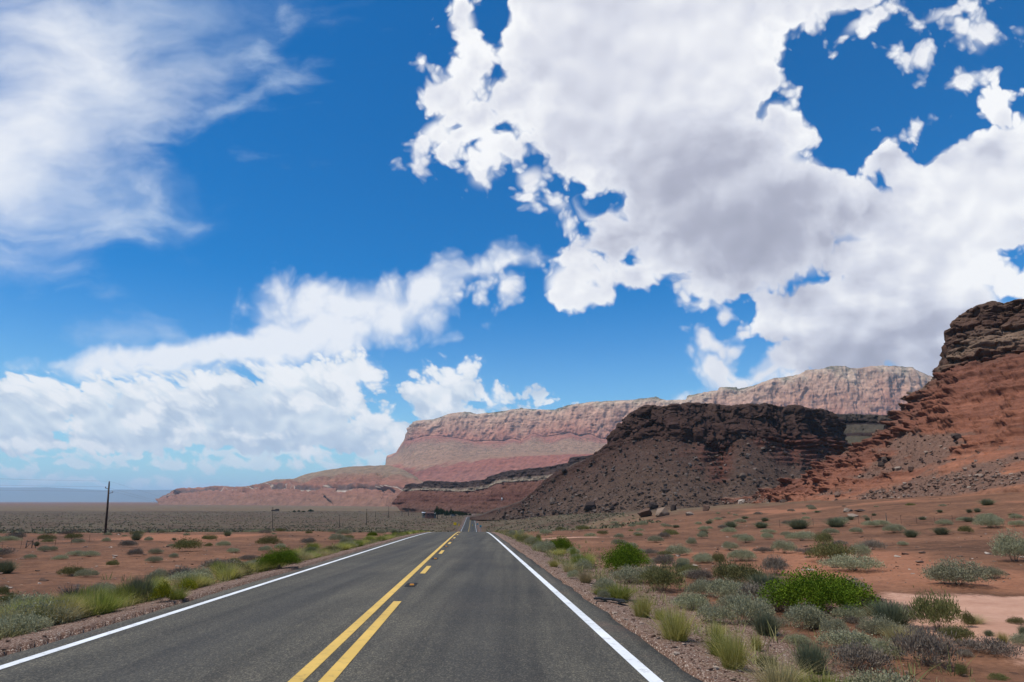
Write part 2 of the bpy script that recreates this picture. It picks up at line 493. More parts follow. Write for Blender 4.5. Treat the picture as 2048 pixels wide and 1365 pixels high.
class MB:
    """Collects boxes and tubes for one mesh."""
    def __init__(self):
        self.v, self.f = [], []
    def add(self, v, f):
        b = sum(len(q) for q in self.v)
        self.v.append(np.asarray(v, float))
        for q in f:
            self.f.append([i + b for i in q])
        return self
    def box(self, c, s, rz=0.0, taper=1.0):
        x, y, z = (q / 2 for q in s)
        v = np.array([(-x, -y, -z), (x, -y, -z), (x, y, -z), (-x, y, -z), (-x * taper, -y * taper, z), (x * taper, -y * taper, z), (x * taper, y * taper, z), (-x * taper, y * taper, z)])
        ca, sa = math.cos(rz), math.sin(rz)
        v = v @ np.array([[ca, sa, 0], [-sa, ca, 0], [0, 0, 1]]) + np.array(c)
        return self.add(v, [(0, 3, 2, 1), (4, 5, 6, 7), (0, 1, 5, 4), (1, 2, 6, 5), (2, 3, 7, 6), (3, 0, 4, 7)])
    def tube(self, pts, r, n=8):
        pts = [np.array(p, float) for p in pts]
        rs = r if hasattr(r, '__len__') else [r] * len(pts)
        v, f = [], []
        for i, p in enumerate(pts):
            d = pts[min(i + 1, len(pts) - 1)] - pts[max(i - 1, 0)]
            d = d / (np.linalg.norm(d) + 1e-9)
            a = np.cross(d, (0, 0, 1.0))
            if np.linalg.norm(a) < 1e-3:
                a = np.cross(d, (1.0, 0, 0))
            a /= np.linalg.norm(a)
            b = np.cross(d, a)
            for k in range(n):
                t = 2 * math.pi * k / n
                v.append(p + rs[i] * (a * math.cos(t) + b * math.sin(t)))
        for i in range(len(pts) - 1):
            for k in range(n):
                k2 = (k + 1) % n
                f.append((i * n + k, i * n + k2, (i + 1) * n + k2, (i + 1) * n + k))
        f.append(tuple(reversed(range(n))))
        f.append(tuple((len(pts) - 1) * n + k for k in range(n)))
        return self.add(v, f)
    def build(self, name, mat, parent=None, smooth=False, loc=None):
        me = bpy.data.meshes.new(name)
        me.from_pydata([tuple(p) for q in self.v for p in q], [], self.f)
        me.update()
        if smooth:
            for p in me.polygons:
                p.use_smooth = True
        me.materials.append(mat)
        return link(name, me, parent, loc)

# ------------------------------------------------------------------ photograph <-> world
def ray(px, py):
    """World direction(s) through a point of the 2048 x 1365 photograph."""
    x = (np.asarray(px, float) - 1024.0) / FPX
    u = (682.5 - np.asarray(py, float)) / FPX
    return xyz(x, math.cos(PITCH) - math.sin(PITCH) * u, math.sin(PITCH) + math.cos(PITCH) * u)

def at_depth(px, py, Y):
    d = ray(px, py)
    return d / d[..., 1:2] * np.asarray(Y, float)[..., None] + np.array([0, 0, CAM_H])

def scale_at(Y):
    """metres per photograph pixel at world depth Y"""
    return Y / 1.03 / FPX

# ------------------------------------------------------------------ lie of the land
HX, HY = -0.05860, 0.99828              # heading of the road
_zb_s = np.array([-400, -60, 0, 40, 66, 88, 108, 140, 200, 262, 324, 450, 646, 720, 850, 1200, 3000, 90000.])
_zb_z = np.array([9.2, 1.386, 0, -0.924, -1.54, -2.17, -3.02, -4.9, -8.5, -11.1, -12.35, -13.2, -13.68, -14.6, -16.6, -19, -21, -22.])
_zl_s = np.array([-400, 0, 60, 100, 130, 180, 270, 428, 650, 1000, 3000, 90000.])
_zl_z = np.array([9, -0.25, -1.6, -2.75, -4.2, -7.0, -9.5, -14.2, -16.8, -19, -21, -22.])
_zr_s = np.array([-400, 0, 300, 600, 900, 1500, 3000, 90000.])
_zr_z = np.array([9.2, 0, -7.0, -11.5, -15, -18, -21, -22.])

def _smooth_tab(s, z):
    q = np.concatenate([np.arange(-400, 1600, 2.0), np.geomspace(1600, 90000, 200)])
    v = np.interp(q, s, z)
    k = np.hanning(31); k /= k.sum()
    w = v.copy()
    m = slice(0, 1000)
    w[m] = np.convolve(np.pad(v, 15, mode='edge'), k, 'valid')[m]
    w[985:1000] = v[985:1000]
    return q, w
_ZB, _ZL, _ZR = _smooth_tab(_zb_s, _zb_z), _smooth_tab(_zl_s, _zl_z), _smooth_tab(_zr_s, _zr_z)

def su(x, y):
    return x * HX + y * HY, x * HY - y * HX

def from_su(s, u):
    return s * HX + u * HY, s * HY - u * HX

def road_z(s):
    return np.interp(s, *_ZB)

EDGE_L, EDGE_R = -5.95, 2.46

def ground_z(x, y, detail=True):
    x = np.asarray(x, float); y = np.asarray(y, float)
    s, u = su(x, y)
    zb = road_z(s)
    e = np.maximum(np.maximum(u - EDGE_R, EDGE_L - u), 0.0)
    left = u < (EDGE_L + EDGE_R) / 2
    zl = np.interp(s, *_ZL)
    rise = 0.060 * np.clip(u - 9, 0, 34) + 0.075 * np.clip(u - 43, 0, 80)
    rise = rise * (1 - 0.75 * sstep(s, 180, 700)) * (1 - sstep(u, 300, 1500))
    zr = np.interp(s, *_ZR) + rise
    zs = np.where(left, zl, zr)
    w = np.where(left, sstep(e, 2, 45), sstep(e, 2, 55))
    z = zb * (1 - w) + zs * w
    z = z - 0.16 * sstep(e, 0.1, 1.8) + 0.16 * sstep(e, 2.2, 7.0)      # shoulder falls to a shallow ditch
    z = z - 0.03 - 0.25 * (1 - sstep(e, -0.01, 0.06))                          # tucked under the asphalt
    if detail:
        far = 1 - sstep(np.hypot(x, y), 1500, 6000)
        amp = sstep(e, 1.0, 12.0)
        z = z + far * amp * (0.55 * fbm(xyz(x / 26, y / 26, 3.1), 3) + 0.16 * fbm(xyz(x / 4.2, y / 4.2, 7.7), 3))
        z = z + far * sstep(e, 0.8, 3.0) * 0.045 * fbm(xyz(x / 0.9, y / 0.9, 1.7), 3)
        z = z + sstep(np.hypot(x, y), 130, 500) * far * amp * 1.6 * fbm(xyz(x / 130, y / 130, 5.1), 3)
    return z

def hit(px, py, guess=None, far=4000.0):
    """Where the ray through a photograph point meets the ground."""
    d = ray(px, py)
    t = np.geomspace(4, far, 900)
    p = d[None, :] * t[:, None] + np.array([0, 0, CAM_H])
    g = ground_z(p[:, 0], p[:, 1])
    below = np.nonzero(p[:, 2] < g)[0]
    if len(below) == 0:
        q = p[-1]
        return np.array([q[0], q[1], g[-1]])
    i = below[0]
    if i == 0:
        q = p[0]
    else:
        a = (p[i - 1, 2] - g[i - 1]); b = (g[i] - p[i, 2])
        q = p[i - 1] + (p[i] - p[i - 1]) * a / (a + b + 1e-9)
    return np.array([q[0], q[1], float(ground_z(q[0], q[1]))])

# ------------------------------------------------------------------ materials
def new_mat(name):
    m = bpy.data.materials.new(name)
    m.use_nodes = True
    t = NT(m.node_tree)
    b = t.n['Principled BSDF']
    b.inputs['Roughness'].default_value = 0.9
    b.inputs['Specular IOR Level'].default_value = 0.2
    return m, t, b

def pos_of(t):
    return t.add('ShaderNodeNewGeometry').outputs['Position']

def attr(t, name):
    x = t.add('ShaderNodeAttribute'); x.attribute_name = name
    return x.outputs['Fac']

def bump(t, b, h, strength=0.5, dist=0.05, prev=None):
    x = t.add('ShaderNodeBump')
    x.inputs['Strength'].default_value = strength
    x.inputs['Distance'].default_value = dist
    t.put(x.inputs['Height'], h)
    if prev is not None:
        t.put(x.inputs['Normal'], prev)
    if b is not None:
        t.put(b.inputs['Normal'], x.outputs[0])
    return x.outputs[0]

def mat_asphalt():
    m, t, b = new_mat('asphalt')
    p = pos_of(t)
    u = attr(t, 'lane')
    fine = t.noise(p, 90, 3, 0.7)
    grit = t.voro(t.mapping(p, rot=(0, 0, math.atan2(HX, HY)), scale=(1.0, 0.55, 1)), 75, 0, out='Color')
    gs = t.add('ShaderNodeSeparateColor'); t.put(gs.inputs[0], grit)
    big = t.noise(p, 0.35, 4, 0.6)
    streak = t.noise(t.mapping(p, rot=(0, 0, math.atan2(HX, HY)), scale=(2.2, 0.06, 1)), 1.0, 4, 0.6)
    col = t.ramp(gs.outputs[0], [(0.0, (0.042, 0.039, 0.032)), (0.5, (0.064, 0.060, 0.048)), (0.82, (0.096, 0.087, 0.068)), (1.0, (0.165, 0.145, 0.105))])
    col = t.mix(1.0, col, t.ramp(big, [(0.3, (0.82, 0.82, 0.84)), (0.7, (1.18, 1.16, 1.12))]), 'MULTIPLY')
    col = t.mix(1.0, col, t.ramp(streak, [(0.3, (0.68, 0.68, 0.70)), (0.7, (1.3, 1.28, 1.24))]), 'MULTIPLY')
    # darker oil band down the lane middles, paler worn wheel tracks
    oil = t.math('POWER', t.math('ABSOLUTE', t.math('SINE', t.math('MULTIPLY', u, math.pi))), 6.0)
    col = t.mix(t.math('MULTIPLY', oil, 0.35), col, (0.034, 0.034, 0.035))
    # fine sealed and open cracks, mostly across and along the lanes
    cw = t.vmath('ADD', p, t.vmath('SCALE', t.noise(p, 1.6, 4, 0.6, color=True), None, 0.9))
    ck = t.voro(t.mapping(cw, scale=(0.45, 0.22, 1)), 1.0, 0, feature='DISTANCE_TO_EDGE', dims='2D')
    crk = t.math('MULTIPLY', t.step(ck, 0.0, 0.010, 1.0, 0.0), t.step(t.noise(p, 0.11, 2), 0.50, 0.60))
    col = t.mix(t.math('MULTIPLY', crk, 0.55), col, (0.022, 0.021, 0.020))
    # dust blown in from the shoulders
    dust = t.math('MULTIPLY', t.step(t.noise(p, 0.5, 6, 0.7), 0.50, 0.75), attr(t, 'dust'))
    col = t.mix(dust, col, (0.17, 0.105, 0.075))
    t.put(b.inputs['Base Color'], col)
    b.inputs['Roughness'].default_value = 0.85
    t.put(b.inputs['Roughness'], t.step(fine, 0.3, 0.7, 0.78, 0.95))
    bump(t, b, t.math('ADD', fine, gs.outputs[1]), 0.5, 0.004)
    return m

def mat_paint(name, colr, worn):
    m, t, b = new_mat(name)
    p = pos_of(t)
    n = t.noise(p, 7.0, 6, 0.65)
    g = t.noise(p, 70, 2, 0.6)
    k = t.math('ADD', n, t.math('MULTIPLY', g, 0.35))
    c = t.mix(t.step(k, 0.68, 0.98), colr, worn)
    c = t.mix(1.0, c, t.ramp(t.noise(p, 1.1, 3), [(0.3, (0.86, 0.86, 0.86)), (0.7, (1.06, 1.06, 1.06))]), 'MULTIPLY')
    t.put(b.inputs['Base Color'], c)
    b.inputs['Roughness'].default_value = 0.7
    bump(t, b, g, 0.4, 0.003)
    return m

def mat_ground():
    m, t, b = new_mat('desert_ground')
    p = pos_of(t)
    grav, sand, sage, dark, pale = (attr(t, k) for k in ('gravel', 'sand', 'sage', 'plain_shade', 'orange'))
    n1 = t.noise(p, 0.12, 6, 0.62)
    n2 = t.noise(p, 1.6, 6, 0.65)
    n3 = t.noise(p, 9, 6, 0.78)
    flat = t.mapping(p, scale=(0.35, 1.0, 1.0))
    soil = t.ramp(t.math('MULTIPLY_ADD', t.math('SUBTRACT', n2, 0.5), 0.8, n1), [(0.30, (0.086, 0.044, 0.026)), (0.48, (0.148, 0.072, 0.041)), (0.62, (0.198, 0.094, 0.052)), (0.8, (0.26, 0.132, 0.076))])
    orange = t.ramp(n2, [(0.3, (0.235, 0.098, 0.052)), (0.7, (0.31, 0.142, 0.080))])
    col = t.mix(t.step(pale, 0.25, 0.8), soil, orange)
    # scatter of stones and dead stalks seen as dark and pale specks
    st = t.voro(p, 5.0, 0, out='Color')
    ss = t.add('ShaderNodeSeparateColor'); t.put(ss.inputs[0], st)
    sd = t.voro(p, 5.0, 0)
    spk = t.math('MULTIPLY', t.math('LESS_THAN', sd, 0.22), t.math('GREATER_THAN', ss.outputs[0], 0.62))
    col = t.mix(t.math('MULTIPLY', spk, 0.75), col, t.ramp(ss.outputs[1], [(0.0, (0.045, 0.025, 0.018)), (0.6, (0.10, 0.055, 0.035)), (1.0, (0.33, 0.22, 0.15))]))
    col = t.mix(0.7, col, t.ramp(n3, [(0.25, (0.40, 0.42, 0.42)), (0.5, (0.95, 0.95, 0.95)), (0.75, (1.5, 1.48, 1.42))]), 'MULTIPLY')
    # gravelly plain, cloud shade put into its brown, and the grey-green scrub that covers it farther off
    dk = t.ramp(n1, [(0.3, (0.075, 0.045, 0.030)), (0.7, (0.125, 0.070, 0.046))])
    col = t.mix(dark, col, dk)
    gp = t.noise(p, 0.55, 5, 0.7)
    gp2 = t.noise(p, 0.06, 4, 0.6)
    gk = t.step(t.math('ADD', t.math('MULTIPLY', gp, 0.6), t.math('MULTIPLY', gp2, 0.4)), 0.40, 0.60)
    col = t.mix(t.math('MULTIPLY', sage, gk), col, t.ramp(gp, [(0.35, (0.125, 0.100, 0.056)), (0.65, (0.200, 0.166, 0.092))]))
    # pale pink sand of the wash
    sn = t.ramp(t.math('ADD', t.math('MULTIPLY', n2, 0.7), t.math('MULTIPLY', n3, 0.3)), [(0.3, (0.32, 0.165, 0.108)), (0.5, (0.42, 0.235, 0.158)), (0.7, (0.50, 0.30, 0.21))])
    col = t.mix(t.step(t.math('ADD', sand, t.math('MULTIPLY', t.math('SUBTRACT', t.math('MULTIPLY_ADD', n3, 0.6, t.math('MULTIPLY', n2, 0.8)), 0.7), 1.1)), 0.30, 0.72), col, sn)
    # roadside gravel
    gv = t.voro(p, 64, 0, out='Color')
    g2 = t.add('ShaderNodeSeparateColor'); t.put(g2.inputs[0], gv)
    gc = t.ramp(g2.outputs[0], [(0.0, (0.070, 0.040, 0.029)), (0.45, (0.140, 0.080, 0.056)), (0.8, (0.215, 0.138, 0.100)), (1.0, (0.42, 0.34, 0.27))])
    gm = t.step(t.math('ADD', grav, t.math('MULTIPLY', t.math('SUBTRACT', n2, 0.5), 0.7)), 0.40, 0.60)
    col = t.mix(gm, col, gc)
    t.put(b.inputs['Base Color'], col)
    b.inputs['Roughness'].default_value = 0.95
    b.inputs['Specular IOR Level'].default_value = 0.1
    h = t.math('ADD', t.math('MULTIPLY', n3, 0.6), t.math('MULTIPLY', n2, 1.2))
    h = t.math('ADD', h, t.math('MULTIPLY', g2.outputs[1], t.math('MULTIPLY', gm, 0.12)))
    h = t.math('ADD', h, t.math('MULTIPLY', spk, 0.8))
    bump(t, b, h, 0.6, 0.04)
    return m

def build_ground():
    a = np.radians(np.concatenate([np.arange(-52, 52, 0.18), np.arange(52, 308, 2.0)]))
    r = np.concatenate([[0.5], np.geomspace(2.0, 70000, 500)])
    A, R = np.meshgrid(a, r)
    x, y = R * np.sin(A), R * np.cos(A)
    z = ground_z(x, y)
    s, u = su(x, y)
    e = np.maximum(np.maximum(u - EDGE_R, EDGE_L - u), 0.0)
    n = fbm(xyz(x / 3.0, y / 3.0, 2.2), 3)
    gravel = (1 - sstep(e, 0.6, np.where(u > 0, 3.9, 2.2))) + 0.3 * n * (e < 6)
    patchy = fbm(xyz(x / 22, y / 34, 9.2), 4)
    # the sandy wash on the right
    sc = fbm(xyz(x / 7, y / 9, 4.4), 3)
    sand = sstep(u + 2.0 * sc, 6.0, 7.6) * (1 - sstep(s + 4.0 * sc + 0.10 * u, 13.0, 16.0)) * sstep(s, -30, 0)
    sand = np.maximum(sand, 0.9 * np.exp(-(((u - 6.5) / 1.6) ** 2 + ((s - 26.5) / 2.4) ** 2)))
    sand = np.maximum(sand, 0.9 * np.exp(-(((u - 9.0) / 6) ** 2 + ((s - 58) / 2.5) ** 2)))
    orange = sstep(patchy, 0.05, 0.5) * (1 - sstep(np.hypot(x, y), 150, 260)) * sstep(e, 3, 8)
    dist = np.hypot(x, y)
    sage = np.where(u < 0, sstep(s + 14 * patchy, 118, 150), sstep(s + 20 * patchy - 0.3 * u, 110, 200)) * (1 - sstep(dist, 2500, 7000))
    sage = sage * (0.65 + 0.35 * sstep(fbm(xyz(x / 160, y / 160, 1.1), 3), -0.3, 0.3))
    plain_shade = np.where(u < 0, 0.75 * sstep(s, 120, 180), 0.6 * sstep(s, 110, 220)) * (1 - sstep(dist, 2400, 6000))  # cloud shade over the middle plain, carried by the ground colour
    v = np.stack([x, y, z], -1).reshape(-1, 3)
    f = grid_faces(len(r), len(a), wrap=True)
    me = make_mesh('desert_ground', v, f, True, dict(gravel=gravel, sand=sand, sage=sage, plain_shade=plain_shade, orange=orange), [mat_ground()])
    tag(link('desert_ground', me), kind='structure')

def strip(name, s, u0, u1, lift, mat, nu=2, attrs=False):
    s = np.asarray(s, float)
    uu = np.linspace(u0, u1, nu)
    S, U = np.meshgrid(s, uu, indexing='ij')
    x, y = from_su(S, U)
    c = (U + 1.75) / 4.0
    z = road_z(S) + lift - 0.018 * np.abs(U + 1.75)
    v = np.stack([x, y, z], -1).reshape(-1, 3)
    at = None
    if attrs:
        lane = np.where(U > -1.75, (U + 1.75) / 3.72, (U + 1.75 + 3.72) / 3.72)
        at = dict(lane=np.clip(lane, 0, 1))
    return make_mesh(name, v, grid_faces(len(s), nu), True, at, [mat])

def build_road():
    s = np.concatenate([np.arange(-60, 160, 1.0), np.arange(160, 760, 4.0)])
    rng = np.random.default_rng(5)
    asphalt = mat_asphalt()
    # carriageway with ragged broken edges
    uu = np.concatenate([[EDGE_L], np.linspace(-5.7, 2.2, 17), [EDGE_R]])
    sf = np.concatenate([np.arange(-60, 90, 0.25), np.arange(90, 160, 1.0), np.arange(160, 760, 4.0)])
    S, U = np.meshgrid(sf, uu, indexing='ij')
    j = 0.10 * fbm(xyz(sf / 1.1, 0.3, 0.2), 4) + 0.10 * fbm(xyz(sf / 9, 5.3, 0.2), 2)
    U[:, 0] += j * 0.8
    U[:, -1] += j[::-1]
    x, y = from_su(S, U)
    z = road_z(S) - 0.018 * np.abs(U + 1.75)
    v = np.stack([x, y, z], -1)
    edge0 = v[:, :1].copy(); edge0[..., 2] -= 0.16
    edge1 = v[:, -1:].copy(); edge1[..., 2] -= 0.16
    v = np.concatenate([edge0, v, edge1], 1)
    U2 = np.concatenate([U[:, :1], U, U[:, -1:]], 1)
    lane = np.where(U2 > -1.75, (U2 + 1.75) / 3.72, (U2 + 1.75 + 3.72) / 3.72)
    me = make_mesh('road', v.reshape(-1, 3), grid_faces(len(sf), U2.shape[1]), True, dict(lane=np.clip(lane, 0, 1), dust=np.clip(1 - np.minimum(U2 - EDGE_L, EDGE_R - U2) / 0.55, 0.05, 0.8)), [asphalt])
    tag(link('road', me), kind='structure')
    white = mat_paint('white_road_paint', (0.70, 0.71, 0.70), (0.30, 0.29, 0.27))
    yellow = mat_paint('yellow_road_paint', (0.62, 0.40, 0.095), (0.30, 0.21, 0.08))
    tag(link('white_edge_line', strip('white_edge_line', s, 1.89, 2.045, 0.005, white)), kind='structure')
    tag(link('white_edge_line', strip('white_edge_line', s, -5.545, -5.39, 0.005, white)), kind='structure')
    tag(link('yellow_centre_line', strip('yellow_centre_line', s, -1.86, -1.705, 0.005, yellow)), kind='structure')
    tag(link('yellow_centre_line', strip('yellow_centre_line', np.arange(-40, 14.3, 0.9), -1.55, -1.395, 0.005, yellow)), kind='structure')
    for k, (a, b_) in enumerate([(20.7, 23.8), (31.7, 34.9), (43.2, 46.4), (54.8, 58.0), (66.5, 69.7), (78.3, 81.5), (90, 93.2), (101.8, 105)] + [(q, q + 3.2) for q in np.arange(310, 640, 11.8)]):
        tag(link('yellow_lane_dash', strip('yellow_lane_dash', np.linspace(a, b_, 6), -1.55, -1.395, 0.005, yellow)), kind='structure')
    # recessed amber reflectors between the dashes
    slot, ts, bs = new_mat('reflector_slot')
    bs.inputs['Base Color'].default_value = (0.018, 0.018, 0.018, 1)
    amber, ta, ba = new_mat('amber_reflector')
    ba.inputs['Base Color'].default_value = (0.62, 0.25, 0.03, 1)
    ba.inputs['Roughness'].default_value = 0.3
    near = ['nearest the camera', 'second from the camera', 'third from the camera', 'fourth from the camera', 'fifth from the camera', 'sixth from the camera']
    for k, sv in enumerate([17.2, 27.8, 39.2, 50.6, 62.2, 74.0]):
        xx, yy = from_su(sv, -1.475)
        zz = float(road_z(sv)) - 0.018 * 0.275
        r = empty('road_reflector', (xx, yy, zz), math.atan2(-HX, HY))
        r.rotation_euler = (math.atan(-0.0231), 0, -math.atan2(HX, HY))
        tag(r, 'small amber reflector set in a dark slot beside the yellow line, ' + near[k], 'road reflector', 'amber reflectors along the yellow centre line')
        sl = MB().box((-0.03, 0.1, 0.004), (0.26, 0.95, 0.006)).build('slot', slot, r)
        MB().box((0.0, 0.0, 0.022), (0.115, 0.08, 0.03), taper=0.75).build('lens', amber, r)

# ------------------------------------------------------------------ cliffs and mesas
def curve(pts, px):
    p = np.array(pts, float)
    return np.interp(px, p[:, 0], p[:, 1])

class Sheet:
    """A hillside built from contour curves, foot to rim, each with its own distance;
    filled in between, carved by erosion and ledges, and closed by a back slope."""
    def __init__(self, px):
        self.px = np.asarray(px, float)
        self.rows = []
        self.n = []
    def add(self, py, depth, n=0):
        """contour at photograph heights py and world depths depth; n rows below it"""
        y = curve(py, self.px) if hasattr(py, '__len__') else np.full(len(self.px), float(py))
        d = curve(depth, self.px) if hasattr(depth, '__len__') else np.full(len(self.px), float(depth))
        self.rows.append(at_depth(self.px, y, d))
        self.n.append(n)
        return self
    def back(self, run, drop, n):
        q = self.rows[-1].copy()
        d = q[:, :2] / np.linalg.norm(q[:, :2], axis=1)[:, None]
        q[:, :2] += d * run
        q[:, 2] -= drop
        self.rows.append(q); self.n.append(n)
        return self
    def fill(self):
        V, T = [self.rows[0]], [np.full(len(self.px), 0.0)]
        for k in range(1, len(self.rows)):
            for i in range(1, self.n[k] + 1):
                f = i / self.n[k]
                V.append(self.rows[k - 1] * (1 - f) + self.rows[k] * f)
                T.append(np.full(len(self.px), k - 1 + f))
        self.V, self.T = np.array(V), np.array(T)
        return self
    def normals(self):
        du = np.gradient(self.V, axis=1); dv = np.gradient(self.V, axis=0)
        n = np.cross(du, dv)
        return n / (np.linalg.norm(n, axis=-1, keepdims=True) + 1e-9)
    def push(self, amount, vertical=0.35):
        n = self.normals()
        n[..., 2] *= vertical
        self.V = self.V + n * amount[..., None]
        return self
    def make(self, name, mat, **attrs):
        a = dict(t=self.T); a.update(attrs)
        nr, nc = self.T.shape
        return based(name, self.V.reshape(-1, 3), grid_faces(nr, nc), smooth=True, attrs=a, mats=[mat])

def ledges(z, hard=0.75):
    """Staircase profile of layered rock: 0..1 overhang per unit of z."""
    f = z - np.floor(z)
    return sstep(f, 0.05, hard) * (1 - sstep(f, 0.92, 1.0))

def rock_mat(name, stops, K, warp, warp_scale, strata_h, strata_amt, streak_scale, streak_amt, grain, speck=0.0, speck_scale=1.0, bdist=0.5, extra=None, wob_k=1.2):
    """Layered rock: colour by contour position, warped; strata, streaks, grain and shrub or rubble specks."""
    m, t, b = new_mat(name)
    p = pos_of(t)
    h = attr(t, 't')
    n1 = t.noise(p, warp_scale, 8, 0.66)
    k = t.math('MULTIPLY', t.math('ADD', h, t.math('MULTIPLY', t.math('SUBTRACT', n1, 0.5), warp)), 1.0 / K)
    col = t.ramp(k, [(q / K, c) for q, c in stops])
    wob = t.noise(p, 0.25 / strata_h, 3, 0.5, color=True)
    pw = t.vmath('ADD', p, t.vmath('SCALE', wob, None, strata_h * wob_k))
    st = t.noise(t.mapping(pw, scale=(0.03 / strata_h, 0.03 / strata_h, 1.0 / strata_h)), 1.0, 6, 0.7)
    col = t.mix(strata_amt, col, t.ramp(st, [(0.30, (0.45, 0.42, 0.42)), (0.48, (0.95, 0.95, 0.95)), (0.56, (1.05, 1.03, 1.0)), (0.70, (1.5, 1.45, 1.38))]), 'MULTIPLY')
    sk = t.noise(t.mapping(p, scale=(1.0 / streak_scale, 1.0 / streak_scale, 0.12 / streak_scale)), 1.0, 5, 0.65)
    col = t.mix(streak_amt, col, t.ramp(sk, [(0.32, (0.50, 0.44, 0.44)), (0.5, (1.0, 1.0, 1.0)), (0.7, (1.3, 1.28, 1.25))]), 'MULTIPLY')
    g = t.noise(p, grain, 6, 0.72)
    col = t.mix(0.6, col, t.ramp(g, [(0.28, (0.5, 0.5, 0.5)), (0.5, (1, 1, 1)), (0.74, (1.5, 1.48, 1.45))]), 'MULTIPLY')
    if speck > 0:
        v = t.voro(p, speck_scale, 0, out='Color')
        vs = t.add('ShaderNodeSeparateColor'); t.put(vs.inputs[0], v)
        vd = t.voro(p, speck_scale, 0)
        sp = t.math('MULTIPLY', t.math('LESS_THAN', vd, 0.30), t.math('GREATER_THAN', vs.outputs[0], 1.0 - speck))
        sc = extra or ((0.035, 0.045, 0.022), (0.055, 0.060, 0.030))
        sp = t.math('MULTIPLY', sp, attr(t, 'speck'))
        col = t.mix(sp, col, t.ramp(vs.outputs[1], [(0.0, sc[0]), (1.0, sc[1])]))
    t.put(b.inputs['Base Color'], col)
    b.inputs['Roughness'].default_value = 0.95
    b.inputs['Specular IOR Level'].default_value = 0.08
    hh = t.math('ADD', t.math('MULTIPLY', g, 1.0), t.math('MULTIPLY', st, 0.8))
    hh = t.math('ADD', hh, t.math('MULTIPLY', sk, 0.5))
    bump(t, b, hh, 0.8, bdist)
    return m

HILLS = {}

def build_far_plateau():
    px = np.arange(-900, 900, 6.0)
    top = [(-900, 970), (-300, 973), (40, 975.5), (95, 975), (170, 979), (215, 981), (235, 979.5), (300, 980.5), (345, 980), (400, 982), (600, 985), (900, 990)]
    S = Sheet(px)
    S.add(1006, 33000).add([(q, 0.45 * y + 0.55 * 1003) for q, y in top], 34200, 8).add([(q, y + 5) for q, y in top], 35000, 6).add(top, 35200, 5).back(8000, -30, 3).fill()
    S.push(60 * fbm(S.V / 1500, 3) * (S.T > 0.1) * (S.T < 2.9), 0.2)
    m = rock_mat('plateau_rock', [(0, (0.10, 0.10, 0.085)), (1.2, (0.08, 0.09, 0.08)), (2.2, (0.11, 0.11, 0.10)), (3, (0.07, 0.08, 0.07))], 4, 0.6, 0.0006, 120, 0.35, 400, 0.3, 0.004, bdist=30)
    tag(S.make('far_plateau', m), 'long blue flat-topped plateau on the far left horizon', 'plateau', kind='structure')

CLIFF_TOP = [(773, 930), (775, 912), (785, 908), (796, 905), (804, 891), (812, 879), (822, 852), (834, 842), (868, 839), (882, 834), (899, 828), (929, 824), (940, 825), (953, 829), (981, 826), (1013, 822), (1027, 819), (1046, 818), (1082, 820), (1109, 820),
             (1136, 811), (1186, 804), (1232, 802), (1260, 801), (1282, 798), (1307, 795), (1332, 801), (1374, 800), (1377, 792), (1415, 784), (1437, 781), (1440, 775), (1472, 775), (1474, 778), (1491, 776), (1513, 770), (1548, 757), (1574, 754), (1599, 749),
             (1618, 741), (1647, 738.7), (1662, 732.4), (1691, 732.7), (1694, 735.5), (1713, 737.5), (1742, 733), (1790, 732.7), (1824, 735.5), (1837, 743), (1853, 751), (1872, 755.5), (1888, 753), (2000, 748), (2300, 740), (2700, 735)]

